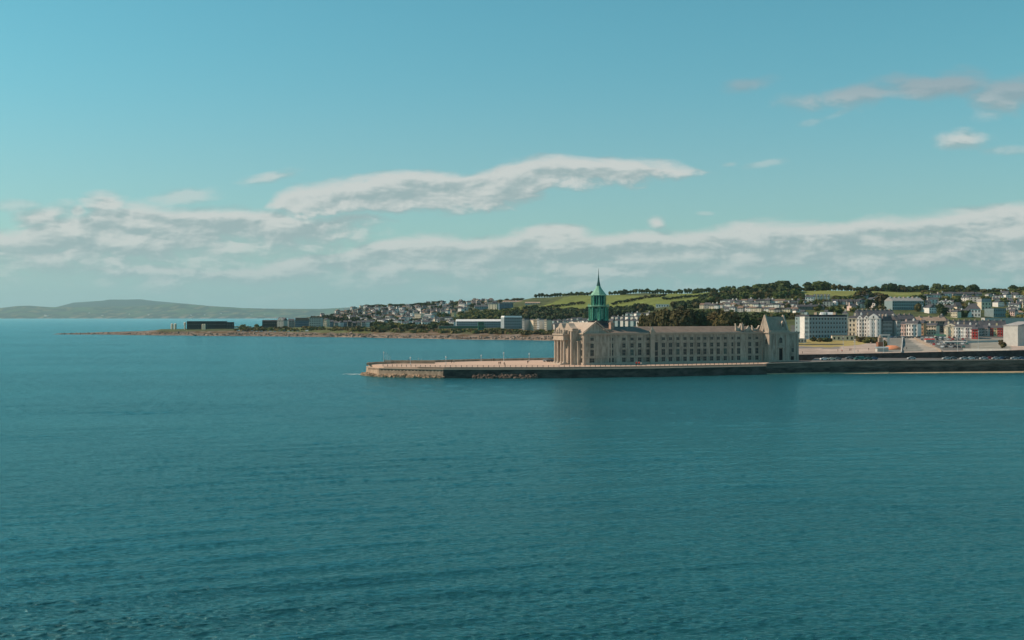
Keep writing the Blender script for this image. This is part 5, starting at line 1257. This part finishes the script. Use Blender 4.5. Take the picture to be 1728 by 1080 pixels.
for k, (px, py, h) in enumerate([(1423,590,8),(1443,588,9),(1441.5,596,7),(1491,597,8),(1522,588,10),(1616,594,9),(1651,590,11),(1357,582,8)]):
    lamp(px, py, h, 'slim lamp post on the promenade, %s from the left' % ('second','third','fourth','fifth','sixth','seventh','last','first')[k], 'lamp posts on the promenade', G(px, py))
# flagpoles and masts at the pier tip
for k, (px, h) in enumerate([(651.5, 6.2), (654.5, 5.2), (658.0, 4.2), (706, 3.0), (711, 2.4)]):
    Y = 611 if px < 700 else 623; root = empty('mast', (wx(px, Y), Y, DZ), 0, ['thin mast nearest the tall lamp at the pier tip','thin mast second from the tall lamp at the pier tip','short thin mast third from the tall lamp','thin pole on the back wall right of the second lamp','short pole beside the one right of the second lamp'][k], 'mast', 'masts on the pier')
    mb = MB(); mb.lathe(0, 0, [(.09, 0), (.04, h)], 6); mb.box(-.7, .7, -.04, .04, h*.7, h*.7+.07); mb.build('pole', m_lamp, root)
# monument on the promenade
p = G(1485, 589); root = empty('monument', p, R(10), 'short brown brick monument tower with pale cap on the promenade', 'monument')
mb = MB(); mb.box(-3.6, 3.6, -2.5, 2.5, 0, 1.2); mb.box(-2.6, 2.6, -1.8, 1.8, 1.2, 6); mb.build('base', WALLS['brick'], root)
mb = MB(); mb.box(-1.5, 1.5, -1.2, 1.2, 6, 9.5); mb.lathe(0, 0, [(1.9, 9.5), (1.9, 10.1), (1.2, 10.5), (.9, 11.4), (.1, 12.2)], 8); mb.build('shaft', WALLS['stone'], root); root.scale = (.72, .72, .72)
p = G(1493.5, 586); root = empty('archway', p, R(-12), 'pale stone gate pillars with lintel beside the brown monument', 'archway')
for x in (-2.2, 2.2): mb = MB(); mb.box(x-.6, x+.6, -.6, .6, 0, 7.5); mb.build('pillar', WALLS['palegrey'], root)
mb = MB(); mb.box(-3.2, 3.2, -.8, .8, 7.51, 8.5); mb.build('lintel', WALLS['palegrey'], root)
# orange paved mound with low rim
p = G(1505, 590); root = empty('play_mound', p, 0, 'rounded orange surfaced mound on the promenade beside the road', 'mound')
mb = MB(); mb.lathe(0, 0, [(5.6, -.5), (5.5, .5), (4.4, 1.6), (2.4, 2.4), (.2, 2.6)], 20); mb.build('mound', mat('orange_surface', (.62,.25,.13), .9, .12, .4), root, smooth=True)
# kiosk, canopy and low walls
for px, py, c, w_, h, lb in [(1490,594,'steel',7,2.6,'small blue-grey kiosk at the foot of the brown monument'),(1588,571,'green',9,2.8,'long low green canopy at the top of the car park'),(1612,579.5,'palegrey',16,1.4,'low pale wall and shelter at the right of the car park'),(1570,577,'red',7,2.2,'small red roofed kiosk at the left of the car park')]:
    p = G(px, py); root = empty('kiosk', p, R(6), lb, 'kiosk'); mb = MB(); mb.box(-w_/2, w_/2, 0, 3, -.5, h*.8); mb.build('wall', WALLS['palegrey'], root)
    mb = MB(); mb.extrude([(-.5, h*.8), (1.5, h*1.15), (3.5, h*.8)], 'x', -w_/2-.3, w_/2+.3); mb.build('roof', WALLS[c], root)
def low_wall(a, b_, h, m, label, name='low_wall', th=.5):
    A_ = G(*a); B_ = G(*b_); root = empty(name, (0, 0, 0), 0, label, 'wall'); d = (B_-A_); d.z = 0; d.normalize(); n_ = Vector((-d.y, d.x, 0))*th
    mb = MB(); mb.faces([A_-Vector((0,0,1)), B_-Vector((0,0,1)), B_+n_-Vector((0,0,1)), A_+n_-Vector((0,0,1)), A_+Vector((0,0,h)), B_+Vector((0,0,h)), B_+n_+Vector((0,0,h)), A_+n_+Vector((0,0,h))], [(0,1,5,4),(1,2,6,5),(2,3,7,6),(3,0,4,7),(4,5,6,7)])
    mb.build('wall', m, root)
low_wall((1343,582.5),(1424,582.2),.9,WALLS['stone'],'low tan wall in front of the dry grass on the promenade')
low_wall((1522,596),(1524,571),.9,WALLS['palegrey'],'pale wall edging the left side of the road ramp',th=.6)
low_wall((1590,594),(1544,571),1.0,WALLS['stone'],'low wall between the paved ramp and the car park')
low_wall((1632,579),(1704,577),1.6,WALLS['palegrey'],'pale garden wall below the red striped terrace')
low_wall((1625,592),(1704,592.5),1.2,WALLS['palegrey'],'low pale wall on the promenade edge at the right')
low_wall((1545,572.5),(1596,573.5),.8,WALLS['palegrey'],'low wall along the top of the car park')
# wake of white water off the pier tip
mb = MB(); r6 = random.Random(3)
for k in range(46):
    x = wx(r6.triangular(572, 619, 612), 1)*r6.uniform(590, 612); 
    Y = r6.uniform(594, 606); x = wx(r6.triangular(575, 618, 611), Y); s = r6.uniform(.4, 1.6)
    mb.face([(x-s, Y-.3, .02+k*.0008), (x+s*.2, Y-.7, .02+k*.0008), (x+s, Y+.2, .02+k*.0008), (x-s*.3, Y+.8, .02+k*.0008)])
tag(mb.build('foam', mat('sea_foam', (.42,.55,.56), .8, .1)), kind='stuff')
